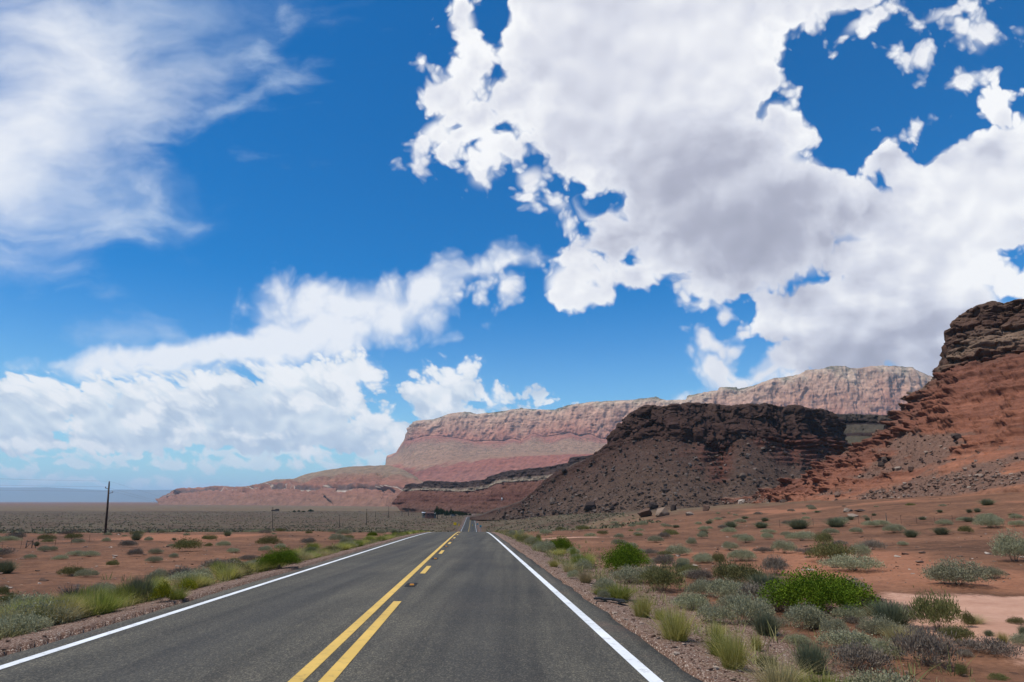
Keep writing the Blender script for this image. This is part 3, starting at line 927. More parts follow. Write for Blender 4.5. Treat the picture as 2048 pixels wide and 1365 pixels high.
def build_vermilion_cliffs():
    px = np.concatenate([np.arange(773, 1300, 1.6), np.arange(1300, 1910, 1.3), np.arange(1910, 2700, 8)])
    D = [(773, 8200), (812, 7700), (835, 7200), (1000, 6800), (1250, 6200), (1500, 5700), (1700, 5400), (1900, 5300), (2700, 5000)]
    off = lambda k: [(a, b + k) for a, b in D]
    top = CLIFF_TOP
    base = [(773, 930.5), (775, 915), (785, 912), (800, 903), (815, 882), (850, 874), (877, 872), (905, 876), (931, 880), (948, 884), (985, 882), (1010, 883), (1027, 878), (1045, 884), (1068, 868), (1090, 876), (1110, 872), (1142, 867), (1160, 874), (1180, 869), (1200, 878), (1232, 880), (1300, 872), (1500, 855), (1900, 845), (2700, 840)]
    bench = [(773, 931), (775, 918), (785, 917), (815, 905), (850, 902), (880, 900), (905, 893), (940, 905), (975, 910), (1010, 906), (1050, 902), (1100, 905), (1150, 902), (1190, 904), (1232, 900), (1400, 900), (2700, 900)]
    red = [(773, 932), (800, 932), (836, 945), (880, 935), (931, 928), (986, 918), (1050, 916), (1100, 914), (1180, 912), (1300, 912), (2700, 912)]
    toe = [(773, 990), (836, 992), (2700, 995)]
    S = Sheet(px)
    S.add(toe, off(-2300)).add(red, off(-1500), 40).add(bench, off(-700), 22).add(base, off(-160), 24).add(top, off(0), 70).back(60, -6, 3).back(2500, 60, 4).fill()
    V, T = S.V, S.T
    cliff = sstep(T, 2.85, 3.1) * (1 - sstep(T, 4.1, 4.4))
    redc = sstep(T, 0.4, 0.8) * (1 - sstep(T, 1.05, 1.25))
    edge = 1 - sstep(T, 5.2, 5.6)
    q = V.copy()
    butt = ridged(np.stack([q[..., 0] / 420, q[..., 1] / 420, q[..., 2] / 3000], -1), 4)         # buttresses and alcoves
    crack = ridged(np.stack([q[..., 0] / 95, q[..., 1] / 95, q[..., 2] / 700], -1), 4)
    zz = (q[..., 2] + 20 * fbm(q / 300, 2))
    led = ledges(zz / 70) * 18 + ledges(zz / 27 + 0.4) * 9
    gully = ridged(np.stack([q[..., 0] / 240, q[..., 1] / 240, q[..., 2] / 900], -1), 4)
    blk = blocks(np.stack([q[..., 0] / 90, q[..., 1] / 90, q[..., 2] / 330], -1), 0.12)
    blk2 = blocks(np.stack([q[..., 0] / 70, q[..., 1] / 70, q[..., 2] / 45], -1) + 7.0, 0.12)
    amt = cliff * (95 * (butt - 0.7) + 85 * (crack - 0.7) + 40 * blk + 15 * blk2 + 0.5 * led + 22 * fbm(q / 40, 4))
    amt += (1 - cliff) * edge * (110 * (gully - 0.5) + 34 * (ridged(np.stack([q[..., 0] / 70, q[..., 1] / 70, q[..., 2] / 300], -1), 3) - 0.5) + 26 * fbm(q / 60, 5)) * sstep(T, 0.02, 0.3)
    amt += redc * (45 * (gully - 0.5) + 0.7 * led)
    left = sstep(px, 773, 860)[None, :] * 0.75 + 0.25
    S.push(amt * left * 0.40 * (1 - 0.8 * sstep(T, 3.9, 4.0)), 0.15)
    S.V[..., 2] += np.where(T > 3.4, 7 * fbm(xyz(V[..., 0] / 45, V[..., 1] / 45, 2.0), 3) + 10 * np.round(1.4 * fbm(xyz(V[..., 0] / 220, V[..., 1] / 220, 3.0), 2)), 0) * sstep(px, 800, 900)[None, :]
    stops = [(0, (0.24, 0.115, 0.082)), (0.55, (0.26, 0.105, 0.072)), (0.95, (0.25, 0.088, 0.058)), (1.12, (0.275, 0.158, 0.098)), (1.9, (0.265, 0.158, 0.10)), (2.45, (0.25, 0.150, 0.098)), (2.8, (0.25, 0.100, 0.070)), (3.15, (0.37, 0.165, 0.108)), (3.5, (0.42, 0.235, 0.158)), (3.8, (0.44, 0.275, 0.188)), (3.96, (0.46, 0.33, 0.23)), (4.1, (0.13, 0.115, 0.075)), (6, (0.16, 0.12, 0.08))]
    m = rock_mat('vermilion_rock', stops, 6, 1.25, 0.0045, 60, 0.40, 38, 0.85, 0.03, 0.5, 0.055, bdist=10)
    speck = sstep(T, 1.2, 1.6) * (1 - sstep(T, 2.7, 2.95)) + sstep(T, 3.93, 4.0)
    tag(S.make('cliff_escarpment', m, speck=speck), 'towering pink and cream sandstone cliffs rising behind the dark mesa', 'cliffs', kind='structure')

def build_foothills():
    px = np.arange(318, 905, 1.3)
    top = [(318, 1006), (333, 1003.5), (355, 994), (368, 987), (404, 982), (423, 982), (437, 977), (456, 976.5), (475, 980), (508, 972.5), (532, 965.6), (552, 960), (587, 959), (609, 950.6), (642, 943.8), (688, 935.5), (737, 933), (773, 931.4), (800, 938), (830, 956), (862, 988), (905, 1012)]
    D = [(318, 5600), (450, 5000), (600, 4400), (773, 3800), (905, 3000)]
    off = lambda k: [(a, b + k) for a, b in D]
    toe = [(318, 1012), (500, 1014), (700, 1016), (800, 1018), (905, 1024)]
    lb = [(318, 1006.5), (345, 1000), (368, 992), (440, 989), (470, 992), (540, 986), (575, 986), (592, 987), (657, 986), (667, 990), (672, 986), (700, 988), (752, 987), (765, 992), (800, 992), (862, 998), (905, 1013)]
    lt = [(318, 1006.2), (345, 999), (368, 986), (440, 983.5), (470, 989), (540, 979), (575, 978), (592, 979), (657, 979), (667, 987), (672, 979.5), (700, 980), (752, 980.5), (765, 988), (800, 984), (862, 993), (905, 1012.6)]
    top = [(a, min(b, np.interp(a, *np.array(lt).T) - 0.5)) for a, b in top]
    S = Sheet(px)
    S.add(toe, off(-900)).add(lb, off(-250), 22).add(lt, off(-228), 10).add([(a, 0.5 * (b + np.interp(a, *np.array(lt).T))) for a, b in top], off(120), 18).add(top, off(480), 20).back(900, 40, 4).fill()
    V, T = S.V, S.T
    g = ridged(np.stack([V[..., 0] / 210, V[..., 1] / 260, V[..., 2] / 900], -1), 4)
    ed = sstep(T, 0.02, 0.3) * (1 - sstep(T, 4.0, 4.2))
    led = sstep(T, 0.95, 1.02) * (1 - sstep(T, 1.98, 2.05))
    S.push(ed * (1 - led) * (1 - 0.85 * sstep(T, 2.8, 3.7)) * (85 * (g - 0.5) + 26 * (ridged(np.stack([V[..., 0] / 60, V[..., 1] / 70, V[..., 2] / 260], -1), 3) - 0.5) + 20 * fbm(V / 45, 5)) + led * (14 * ridged(np.stack([V[..., 0] / 60, V[..., 1] / 60, V[..., 2] / 500], -1), 3)), 0.3)
    stops = [(0, (0.205, 0.110, 0.074)), (0.5, (0.225, 0.108, 0.072)), (1.0, (0.245, 0.116, 0.078)), (1.12, (0.42, 0.35, 0.27)), (1.5, (0.44, 0.37, 0.29)), (1.72, (0.16, 0.10, 0.08)), (2.0, (0.11, 0.07, 0.06)), (2.2, (0.24, 0.105, 0.07)), (2.7, (0.235, 0.115, 0.075)), (3.2, (0.22, 0.145, 0.092)), (4, (0.225, 0.155, 0.098)), (5, (0.2, 0.15, 0.1))]
    m = rock_mat('foothill_rock', stops, 5, 0.95, 0.007, 26, 0.4, 40, 0.5, 0.03, 0.35, 0.06, bdist=8)
    wide = np.interp(px, [318, 364, 370, 438, 446, 536, 545, 574, 582, 590, 598, 652, 660, 670, 678, 748, 758, 905], [0, 0, 1, 1, 0, 0, 0.35, 0.35, 0, 0, 1, 1, 0, 0, 1, 1, 0, 0])[None, :] + 0.2 * fbm(V / 90, 3)
    tcol = np.where((T > 0.97) & (T < 2.1) & (wide < 0.3), 0.9, T)
    tag(S.make('red_foothills', m, t=tcol, speck=sstep(T, 2.3, 3.0) * 0.7), 'low red foothills with a broken white ledge', 'hills', kind='structure')

def build_layered_mesa():
    px = np.arange(800, 1262, 0.9)
    top = [(800, 1006), (806, 987), (811, 976), (830, 969), (844, 970), (855, 968), (860, 964), (926, 966), (942, 964), (981, 961), (988, 955), (994, 951), (1003, 946), (1068, 939), (1106, 935), (1123, 931), (1150, 927), (1156, 917), (1188, 914), (1225, 905), (1262, 900)]
    D = [(800, 1500), (900, 1350), (1000, 1200), (1100, 1080), (1262, 980)]
    off = lambda k: [(a, b + k) for a, b in D]
    toe = [(800, 1022), (900, 1031), (1000, 1036), (1262, 1042)]
    mid = [(800, 1012), (830, 1003), (900, 1008), (945, 1006), (1000, 1002), (1100, 1000), (1262, 990)]
    cb = [(800, 1010), (806, 991), (811, 984), (860, 982), (905, 984), (930, 985), (960, 984), (985, 976), (1000, 969), (1068, 964), (1106, 960), (1150, 952), (1262, 935)]
    S = Sheet(px)
    cap2 = [(a, 0.42 * b + 0.58 * np.interp(a, *np.array(cb).T)) for a, b in top]
    S.add(toe, off(-120)).add(mid, off(-62), 28).add(cb, off(-12), 26).add(cap2, off(-5), 14).add(top, off(4), 16).back(16, -1.0, 3).back(260, 4, 6).fill()
    V, T = S.V, S.T
    bt = ridged(np.stack([V[..., 0] / 70, V[..., 1] / 70, V[..., 2] / 400], -1), 4)
    fine = ridged(np.stack([V[..., 0] / 14, V[..., 1] / 14, V[..., 2] / 90], -1), 3)
    ed = sstep(T, 0.02, 0.3) * (1 - sstep(T, 3.95, 4.3))
    zz = V[..., 2] + 2.0 * fbm(V / 40, 2)
    cap = sstep(T, 1.9, 2.05)
    bl = blocks(np.stack([V[..., 0] / 13, V[..., 1] / 13, V[..., 2] / 6], -1), 0.15)
    brk = 0.35 + 0.65 * sstep(fbm(V / 30, 3), -0.2, 0.3)
    S.push(ed * ((1 - cap) * (12 * (bt - 0.5) + 3.0 * fine + brk * 2.4 * ledges(zz / 6.5) + 2.2 * bl + 2.5 * fbm(V / 9, 4)) + cap * (12 * (bt - 0.5) + 2.4 * fine + brk * 1.4 * ledges(zz / 5.2) + 4.0 * bl + 1.3 * fbm(V / 5, 3))), 0.15)
    S.V[..., 2] += np.where(T > 3.4, 1.4 * fbm(xyz(V[..., 0] / 14, V[..., 1] / 14, 6.0), 3), 0)
    stops = [(0, (0.130, 0.070, 0.048)), (0.8, (0.165, 0.076, 0.052)), (1.2, (0.125, 0.054, 0.039)), (1.7, (0.195, 0.088, 0.060)), (2.0, (0.17, 0.082, 0.060)), (2.15, (0.38, 0.29, 0.20)), (2.6, (0.30, 0.22, 0.155)), (2.95, (0.110, 0.070, 0.056)), (3.3, (0.075, 0.050, 0.042)), (4, (0.06, 0.042, 0.038)), (4.3, (0.10, 0.07, 0.05)), (6, (0.10, 0.07, 0.05))]
    m = rock_mat('layered_mesa_rock', stops, 6, 0.50, 0.02, 4.5, 0.42, 9, 0.6, 0.16, bdist=1.2)
    tag(S.make('layered_mesa', m), 'low layered mesa with a dark cap and a cream band behind the trees', 'mesa', kind='structure')
    HILLS['layered'] = S

def build_side_canyon():
    px = np.arange(1600, 1960, 1.2)
    top = [(1600, 826), (1662, 829), (1700, 830.5), (1796, 830.5), (1960, 829)]
    D = [(1600, 640), (1700, 660), (1960, 640)]
    off = lambda k: [(a, b + k) for a, b in D]
    S = Sheet(px)
    S.add(1010, off(-190)).add([(1600, 945), (1660, 880), (1700, 872), (1740, 874), (1800, 876), (1960, 880)], off(-38), 50).add([(1600, 868), (1700, 868), (1960, 869)], off(-34), 5).add([(1600, 852), (1960, 852)], off(-14), 10).add([(1600, 846), (1960, 847)], off(-4), 6).add(top, off(0), 14).back(200, 3, 5).fill()
    V, T = S.V, S.T
    bt = ridged(np.stack([V[..., 0] / 40, V[..., 1] / 40, V[..., 2] / 300], -1), 4)
    ed = sstep(T, 0.02, 0.2) * (1 - sstep(T, 4.95, 5.2))
    S.push(ed * (7.0 * (bt - 0.6) * sstep(T, 0.9, 1.05) + 3.0 * blocks(np.stack([V[..., 0] / 9, V[..., 1] / 9, V[..., 2] / 4], -1), 0.14) * sstep(T, 0.9, 1.05) + 2.4 * fbm(V / 9, 4) + 1.0 * fbm(V / 2.5, 3)), 0.2)
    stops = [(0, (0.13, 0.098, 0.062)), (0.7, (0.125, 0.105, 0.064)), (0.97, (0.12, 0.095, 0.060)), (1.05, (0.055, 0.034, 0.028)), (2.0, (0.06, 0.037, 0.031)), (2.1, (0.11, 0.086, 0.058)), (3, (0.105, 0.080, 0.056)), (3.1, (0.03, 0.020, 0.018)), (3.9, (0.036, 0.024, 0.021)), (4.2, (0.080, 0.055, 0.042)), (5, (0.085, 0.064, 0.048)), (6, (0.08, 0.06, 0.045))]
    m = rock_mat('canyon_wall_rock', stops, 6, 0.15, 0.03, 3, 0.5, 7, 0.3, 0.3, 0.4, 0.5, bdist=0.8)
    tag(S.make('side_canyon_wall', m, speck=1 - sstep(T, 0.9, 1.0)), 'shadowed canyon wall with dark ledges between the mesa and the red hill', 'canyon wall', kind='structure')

def build_dark_mesa():
    px = np.arange(940, 1690, 1.0)
    top = [(940, 1036), (964, 1031), (986, 1022), (1020, 1013), (1041, 1005), (1060, 992), (1095, 963), (1150, 927), (1188, 914.6), (1210, 902), (1229.5, 886), (1231, 864), (1238, 846), (1244, 849), (1251, 842), (1268, 826), (1297, 813), (1332, 816), (1345, 809.5), (1390, 806), (1421, 808), (1440, 812.7), (1472, 811), (1523, 811), (1529, 807), (1555, 814), (1586, 812.7), (1596, 817), (1631, 819), (1650, 821), (1660, 826), (1668, 845), (1676, 880), (1690, 920)]
    base = [(940, 1036.5), (964, 1032), (1041, 1008), (1060, 996), (1095, 970), (1150, 940), (1188, 930), (1230, 902), (1260, 884), (1300, 880), (1345, 884), (1393, 886), (1425, 905), (1445, 912), (1470, 885), (1485, 876), (1520, 880), (1536, 884), (1560, 894), (1583, 900), (1610, 896), (1653, 893), (1676, 905), (1690, 930)]
    toe = [(940, 1040), (1000, 1040), (1100, 1043), (1250, 1040), (1350, 1034), (1450, 1026), (1550, 1012), (1690, 1000)]
    D = [(940, 560), (1000, 500), (1100, 430), (1200, 385), (1350, 350), (1500, 350), (1600, 365), (1650, 395), (1690, 460)]
    off = lambda k: [(a, b + k) for a, b in D]
    top_d = [(a, b + min(95.0, 4 + 0.38 * max(0, a - 960))) for a, b in D]
    bs_d = [(a, b + min(78.0, 3 + 0.33 * max(0, a - 960))) for a, b in D]
    base = [(a, max(b, np.interp(a, *np.array(top).T) + 1.0)) for a, b in base]
    S = Sheet(px)
    mid = [(a, 0.5 * (b + np.interp(a, *np.array(toe).T)) + 6) for a, b in base]
    mid_d = [(a, 0.5 * (b + np.interp(a, *np.array(D).T)) - 3) for a, b in bs_d]
    S.add(toe, off(-6)).add(mid, mid_d, 70).add(base, bs_d, 60).add(top, top_d, 84).back(14, -1.0, 6).back(140, 6, 10).fill()
    V, T = S.V, S.T
    P1 = np.stack([V[..., 0] / 34, V[..., 1] / 34, V[..., 2] / 160], -1)
    bt = ridged(P1, 4)
    blk = fbm(V / 7.0, 4)
    cr = ridged(np.stack([V[..., 0] / 7, V[..., 1] / 7, V[..., 2] / 30], -1), 3)
    cliff = sstep(T + 0.22 * fbm(np.stack([V[..., 0] / 22, V[..., 1] / 22, V[..., 2] / 50], -1), 3), 1.78, 2.16) * (1 - sstep(T, 2.9, 3.1))
    ed = sstep(T, 0.02, 0.15) * (1 - sstep(T, 3.4, 4.0))
    thin = sstep(px, 980, 1260)[None, :] * 0.9 + 0.1
    zz = V[..., 2] + 1.5 * fbm(V / 20, 2)
    talus = (1 - cliff)
    # red bands of the underlying layers show through the rubble in places
    band = sstep(fbm(np.stack([V[..., 0] / 26, V[..., 1] / 26, V[..., 2] / 90], -1) + 4.2, 3), 0.12, 0.35) * sstep(T, 1.15, 1.5) * (1 - sstep(T, 1.97, 2.1)) * sstep(px, 1330, 1420)[None, :]
    for c, w, lo, hi in ((1440, 26, 1.0, 2.1), (1600, 60, 1.35, 2.25), (1640, 40, 1.2, 2.2)):
        band = np.maximum(band, np.exp(-(((px - c) / w) ** 4))[None, :] * sstep(T, lo, lo + 0.2) * (1 - sstep(T, hi - 0.1, hi + 0.1)))
    b1 = blocks(np.stack([V[..., 0] / 12, V[..., 1] / 12, V[..., 2] / 11], -1), 0.12)
    b2 = blocks(np.stack([V[..., 0] / 3.6, V[..., 1] / 3.6, V[..., 2] / 2.6], -1) + 3.3, 0.14)
    amt = cliff * (7.5 * (bt - 0.75) + 1.2 * (cr - 0.7) + 1.5 * blk + 5.2 * b1 + 2.2 * b2 + 0.9) + talus * (2.6 * fbm(V / 30, 3) + 1.5 * fbm(V / 6, 4)) + band * (2.4 * ledges(zz / 3.2) + 1.5 * bt)
    S.push(ed * thin * amt, 0.3)
    S.V[..., 2] += np.where(T > 2.6, 1.7 * fbm(xyz(V[..., 0] / 9, V[..., 1] / 9, 6.0), 4), 0) * thin
    stops = [(0, (0.150, 0.098, 0.064)), (0.4, (0.128, 0.080, 0.054)), (1.0, (0.114, 0.070, 0.048)), (1.7, (0.104, 0.060, 0.043)), (2.0, (0.092, 0.050, 0.036)), (2.4, (0.076, 0.042, 0.032)), (3.0, (0.088, 0.052, 0.039)), (3.3, (0.105, 0.072, 0.052)), (5, (0.09, 0.07, 0.05))]
    m = rock_mat('dark_mesa_rock', stops, 5, 0.45, 0.05, 2.6, 0.25, 6, 0.5, 0.42, 0.42, 0.95, bdist=0.5, extra=((0.04, 0.028, 0.024), (0.19, 0.145, 0.115)))
    t = NT(m.node_tree)
    b = t.n['Principled BSDF']
    cur = b.inputs['Base Color'].links[0].from_socket
    p = pos_of(t)
    red = t.ramp(t.noise(t.mapping(p, scale=(0.02, 0.02, 0.6)), 1.0, 5, 0.65), [(0.35, (0.060, 0.026, 0.019)), (0.5, (0.150, 0.060, 0.040)), (0.65, (0.205, 0.088, 0.060))])
    t.put(b.inputs['Base Color'], t.mix(attr(t, 'band'), cur, red))
    tag(S.make('dark_mesa', m, speck=1 - cliff, band=band), 'dark brown mesa with a blocky rim and boulder-strewn slopes', 'mesa', kind='structure')
    HILLS['dark'] = S

def build_red_hill():
    px = np.concatenate([np.arange(1455, 2060, 1.0), np.arange(2060, 2900, 4.0)])
    sil = [(1455, 1006), (1480, 1001), (1550, 983), (1619, 955), (1653, 931), (1688, 910.6), (1743, 876), (1791, 852), (1798, 835), (1825, 814), (1846, 786.6), (1870, 766), (1893, 751), (1896, 748.8), (1929, 735), (1980, 724.6), (2048, 711), (2200, 690), (2500, 660), (2900, 640)]
    rim = [(1455, 1005.5), (1893, 750.4), (1896, 729), (1898, 715), (1900, 694), (1897, 676), (1900, 656), (1915, 650), (1918, 637), (1932, 625), (1956, 614), (1984, 606), (2008, 607.5), (2048, 600.7), (2200, 575), (2500, 545), (2900, 520)]
    toe = [(1455, 1022), (1600, 1024), (1750, 1020), (1900, 1010), (2048, 1000), (2300, 990), (2900, 985)]
    Dt = [(1455, 262), (1600, 190), (1750, 150), (1900, 124), (2048, 106), (2300, 92), (2900, 84)]
    Ds = [(1455, 272), (1600, 226), (1700, 214), (1800, 206), (1896, 205), (1980, 196), (2048, 190), (2300, 178), (2900, 168)]
    m1 = [(a, np.interp(a, *np.array(toe).T) * 0.62 + 0.38 * b) for a, b in sil]
    d1 = [(a, np.interp(a, *np.array(Dt).T) * 0.66 + 0.34 * b) for a, b in Ds]
    rim = [(a, min(b, np.interp(a, *np.array(sil).T) - 0.6)) for a, b in [(q, np.interp(q, *np.array(rim).T)) if q >= 1893 else (q, np.interp(q, *np.array(sil).T) - 0.6) for q in list(range(1455, 2060, 3)) + list(range(2060, 2901, 20))]]
    S = Sheet(px)
    S.add(toe, [(a, b - 4) for a, b in Dt]).add(m1, d1, 90).add(sil, Ds, 110).add(rim, [(a, b + (6 if a > 1890 else 1.5)) for a, b in Ds], 100).back(6, 0.2, 5).back(90, 14, 10).fill()
    V, T = S.V, S.T
    cw = sstep(px, 1885, 1905)[None, :]                    # where the rim cliff stands
    cliff = sstep(T, 1.97, 2.04) * (1 - sstep(T, 2.93, 3.05)) * cw
    slope = (1 - sstep(T, 1.95, 2.02)) + (1 - cw) * sstep(T, 1.95, 2.02)
    ed = sstep(T, 0.02, 0.12) * (1 - sstep(T, 3.3, 4.0))
    q = V
    lobes = fbm(np.stack([q[..., 0] / 30, q[..., 1] / 40, q[..., 2] / 60], -1) + 2.7, 3)
    gul = ridged(np.stack([q[..., 0] / 17, q[..., 1] / 22, q[..., 2] / 55], -1), 3)
    zz = q[..., 2] + 0.6 * fbm(q / 14, 3)
    # bare ledgy bedrock, or a smooth apron of rubble
    gsel = fbm(np.stack([(q[..., 0] + 0.9 * q[..., 2]) / 16, q[..., 1] / 40, q[..., 2] / 60], -1) + 8.1, 3)
    bare = sstep(gsel + 0.25 * fbm(q / 5.0, 3), -0.20, 0.02)
    bare = np.clip(np.maximum(bare, 0.75 * sstep(T + 0.3 * fbm(q / 14.0, 3), 1.40, 1.65)) * slope, 0, 1)
    soft = np.clip(sstep(T, 0.75, 1.2), 0, 1)
    brk = sstep(fbm(np.stack([q[..., 0] / 9, q[..., 1] / 9, q[..., 2] / 5], -1) + 1.9, 4), -0.15, 0.35)
    steps = (ledges(zz / 2.6, 0.9) * 1.7 + ledges(zz / 0.95 + 0.3, 0.9) * 0.6) * (0.1 + 0.9 * brk)
    blocky = blocks(np.stack([q[..., 0] / 2.6, q[..., 1] / 2.6, q[..., 2] / 1.1], -1), 0.16)
    amt = slope * (2.8 * lobes + 1.3 * gul) + bare * (steps * (0.9 + 1.7 * soft) + 1.5 * blocky * (0.3 + 0.9 * soft) + 0.5 * fbm(q / 2.0, 4)) + (1 - bare) * slope * (0.55 * fbm(q / 2.2, 4))
    amt += cliff * (3.4 * (ridged(np.stack([q[..., 0] / 13, q[..., 1] / 13, q[..., 2] / 34], -1), 3) - 0.5) + 3.0 * blocks(np.stack([q[..., 0] / 9, q[..., 1] / 9, q[..., 2] / 3.8], -1), 0.12) + 1.5 * blocks(np.stack([q[..., 0] / 3.2, q[..., 1] / 3.2, q[..., 2] / 1.3], -1) + 5.0, 0.14) + 0.5 * ledges(zz / 2.6) + 0.9 * fbm(q / 3.0, 4) + 0.6)
    S.push(ed * amt, 0.3)
    S.V[..., 2] += np.where(T > 2.7, 0.9 * fbm(xyz(q[..., 0] / 5, q[..., 1] / 5, 6.0), 4), 0) * cw
    stops = [(0, (0.21, 0.100, 0.060)), (0.5, (0.235, 0.102, 0.060)), (1.0, (0.21, 0.086, 0.052)), (1.6, (0.165, 0.068, 0.044)), (1.93, (0.145, 0.062, 0.042)), (2.03, (0.115, 0.062, 0.043)), (2.25, (0.175, 0.118, 0.082)), (2.45, (0.155, 0.102, 0.073)), (2.62, (0.088, 0.050, 0.037)), (3.0, (0.100, 0.062, 0.045)), (3.4, (0.12, 0.085, 0.06)), (5, (0.12, 0.09, 0.06))]
    m = rock_mat('red_hill_rock', stops, 5, 0.45, 0.08, 1.5, 0.85, 2.6, 0.4, 1.1, 0.30, 2.0, bdist=0.22, wob_k=0.5, extra=((0.05, 0.03, 0.024), (0.26, 0.19, 0.145)))
    t = NT(m.node_tree)
    b = t.n['Principled BSDF']
    cur = b.inputs['Base Color'].links[0].from_socket
    p = pos_of(t)
    rub = t.ramp(t.noise(p, 1.3, 7, 0.78), [(0.3, (0.070, 0.042, 0.032)), (0.5, (0.130, 0.076, 0.054)), (0.62, (0.185, 0.112, 0.080)), (0.75, (0.29, 0.195, 0.145))])
    t.put(b.inputs['Base Color'], t.mix(attr(t, 'rubble'), cur, rub))
    rubble = np.clip((1 - bare) * slope * 0.9 * (1 - sstep(T, 1.9, 2.0)), 0, 1)
    tag(S.make('red_hill', m, speck=np.clip(rubble + 0.15, 0, 1), rubble=rubble), 'steep red layered hill with a craggy dark rim', 'hill', kind='structure')
    S.rubble = rubble
    HILLS['red'] = S

def build_haze():
    """The dry air between here and the far plateau, of one even density."""
    m = bpy.data.materials.new('haze_air')
    m.use_nodes = True
    t = NT(m.node_tree)
    for n in list(t.n):
        t.n.remove(n)
    out = t.add('ShaderNodeOutputMaterial')
    v = t.add('ShaderNodeVolumePrincipled')
    v.inputs['Color'].default_value = (0.56, 0.80, 1.0, 1)
    v.inputs['Density'].default_value = HAZE
    v.inputs['Anisotropy'].default_value = 0.1
    t.l.new(v.outputs[0], out.inputs['Volume'])
    x, y, z0, z1 = 75000.0, 75000.0, -60.0, 1350.0
    vs = np.array([(-x, -y, z0), (x, -y, z0), (x, y, z0), (-x, y, z0), (-x, -y, z1), (x, -y, z1), (x, y, z1), (-x, y, z1)])
    fs = np.array([(0, 3, 2, 1), (4, 5, 6, 7), (0, 1, 5, 4), (1, 2, 6, 5), (2, 3, 7, 6), (3, 0, 4, 7)])
    o = link('haze', make_mesh('haze', vs, fs, False, None, [m]))
    tag(o, 'thin bluish air veiling the far cliffs and the plateau', 'haze', kind='stuff')

HAZE = 3.0e-5

def build_shade_cloud():
    """An unseen cumulus, added out of the frame to the upper left so its shadow lies on the mesa
    and the middle of the plain, as in the photograph."""
    m = bpy.data.materials.new('cloud_vapour')
    m.use_nodes = True
    t = NT(m.node_tree)
    b = t.n['Principled BSDF']
    b.inputs['Base Color'].default_value = (0.9, 0.9, 0.9, 1)
    b.inputs['Roughness'].default_value = 1.0
    tr = t.add('ShaderNodeBsdfTransparent')
    mx = t.add('ShaderNodeMixShader'); mx.inputs[0].default_value = 0.19
    out = [x for x in t.n if x.type == 'OUTPUT_MATERIAL'][0]
    t.l.new(tr.outputs[0], mx.inputs[1]); t.l.new(b.outputs[0], mx.inputs[2]); t.l.new(mx.outputs[0], out.inputs[0])
    H = 1620.0
    off = np.array([SUN_DIR.x, SUN_DIR.y]) / SUN_DIR.z * H
    # outline of the shadow on the ground, metres
    shade = np.array([(-1500, 210), (-500, 175), (-90, 165), (-20, 190), (60, 262), (105, 300), (150, 300), (215, 330), (330, 430), (380, 700), (250, 1150), (-150, 1450), (-700, 1500), (-1400, 1400), (-1700, 800)], float)
    c = shade.mean(0)
    ang = np.arctan2(shade[:, 1] - c[1], shade[:, 0] - c[0])
    rad = np.hypot(shade[:, 0] - c[0], shade[:, 1] - c[1])
    o = np.argsort(ang)
    th = np.linspace(-np.pi, np.pi, 181)[:-1]
    r0 = np.interp(th, np.concatenate([ang[o] - 2 * np.pi, ang[o], ang[o] + 2 * np.pi]), np.tile(rad[o], 3))
    ph = np.linspace(-0.5 * np.pi, 0.5 * np.pi, 41)
    V = []
    for p_ in ph:
        f = math.cos(p_) ** 0.6
        hz = math.sin(p_) * (220.0 if p_ > 0 else 25.0)
        V.append(np.stack([c[0] + off[0] + r0 * f * np.cos(th), c[1] + off[1] + r0 * f * np.sin(th), np.full(len(th), H + hz)], -1))
    V = np.array(V)
    d = V - np.array([c[0] + off[0], c[1] + off[1], H])
    n = unit(d * np.array([1, 1, 6.0]))
    V = V + n * (45 * fbm(V / 160, 4) + 14 * fbm(V / 45, 3))[..., None]
    V[..., 2] = np.maximum(V[..., 2], 1420.0)
    o = based('shade_cloud', V.reshape(-1, 3), grid_faces(41, 180, wrap=True), mats=[m])  # unseen cloud shell, outlined to cast the wanted shadow
    tag(o, 'unseen cumulus cloud overhead, added for its shadow', None, kind='structure')

def unit(v):
    return v / (np.linalg.norm(v, axis=-1, keepdims=True) + 1e-9)

# ------------------------------------------------------------------ plants
def rhombs(base, axis, side, length, width):
    """Leaf-sized four-cornered faces: base, side, tip, side."""
    L = length[:, None]; W = width[:, None] * 0.5
    a = base
    b = base + axis * L * 0.5 + side * W
    c = base + axis * L
    d = base + axis * L * 0.5 - side * W
    v = np.stack([a, b, c, d], 1).reshape(-1, 3)
    f = np.arange(len(v)).reshape(-1, 4)
    return v, f

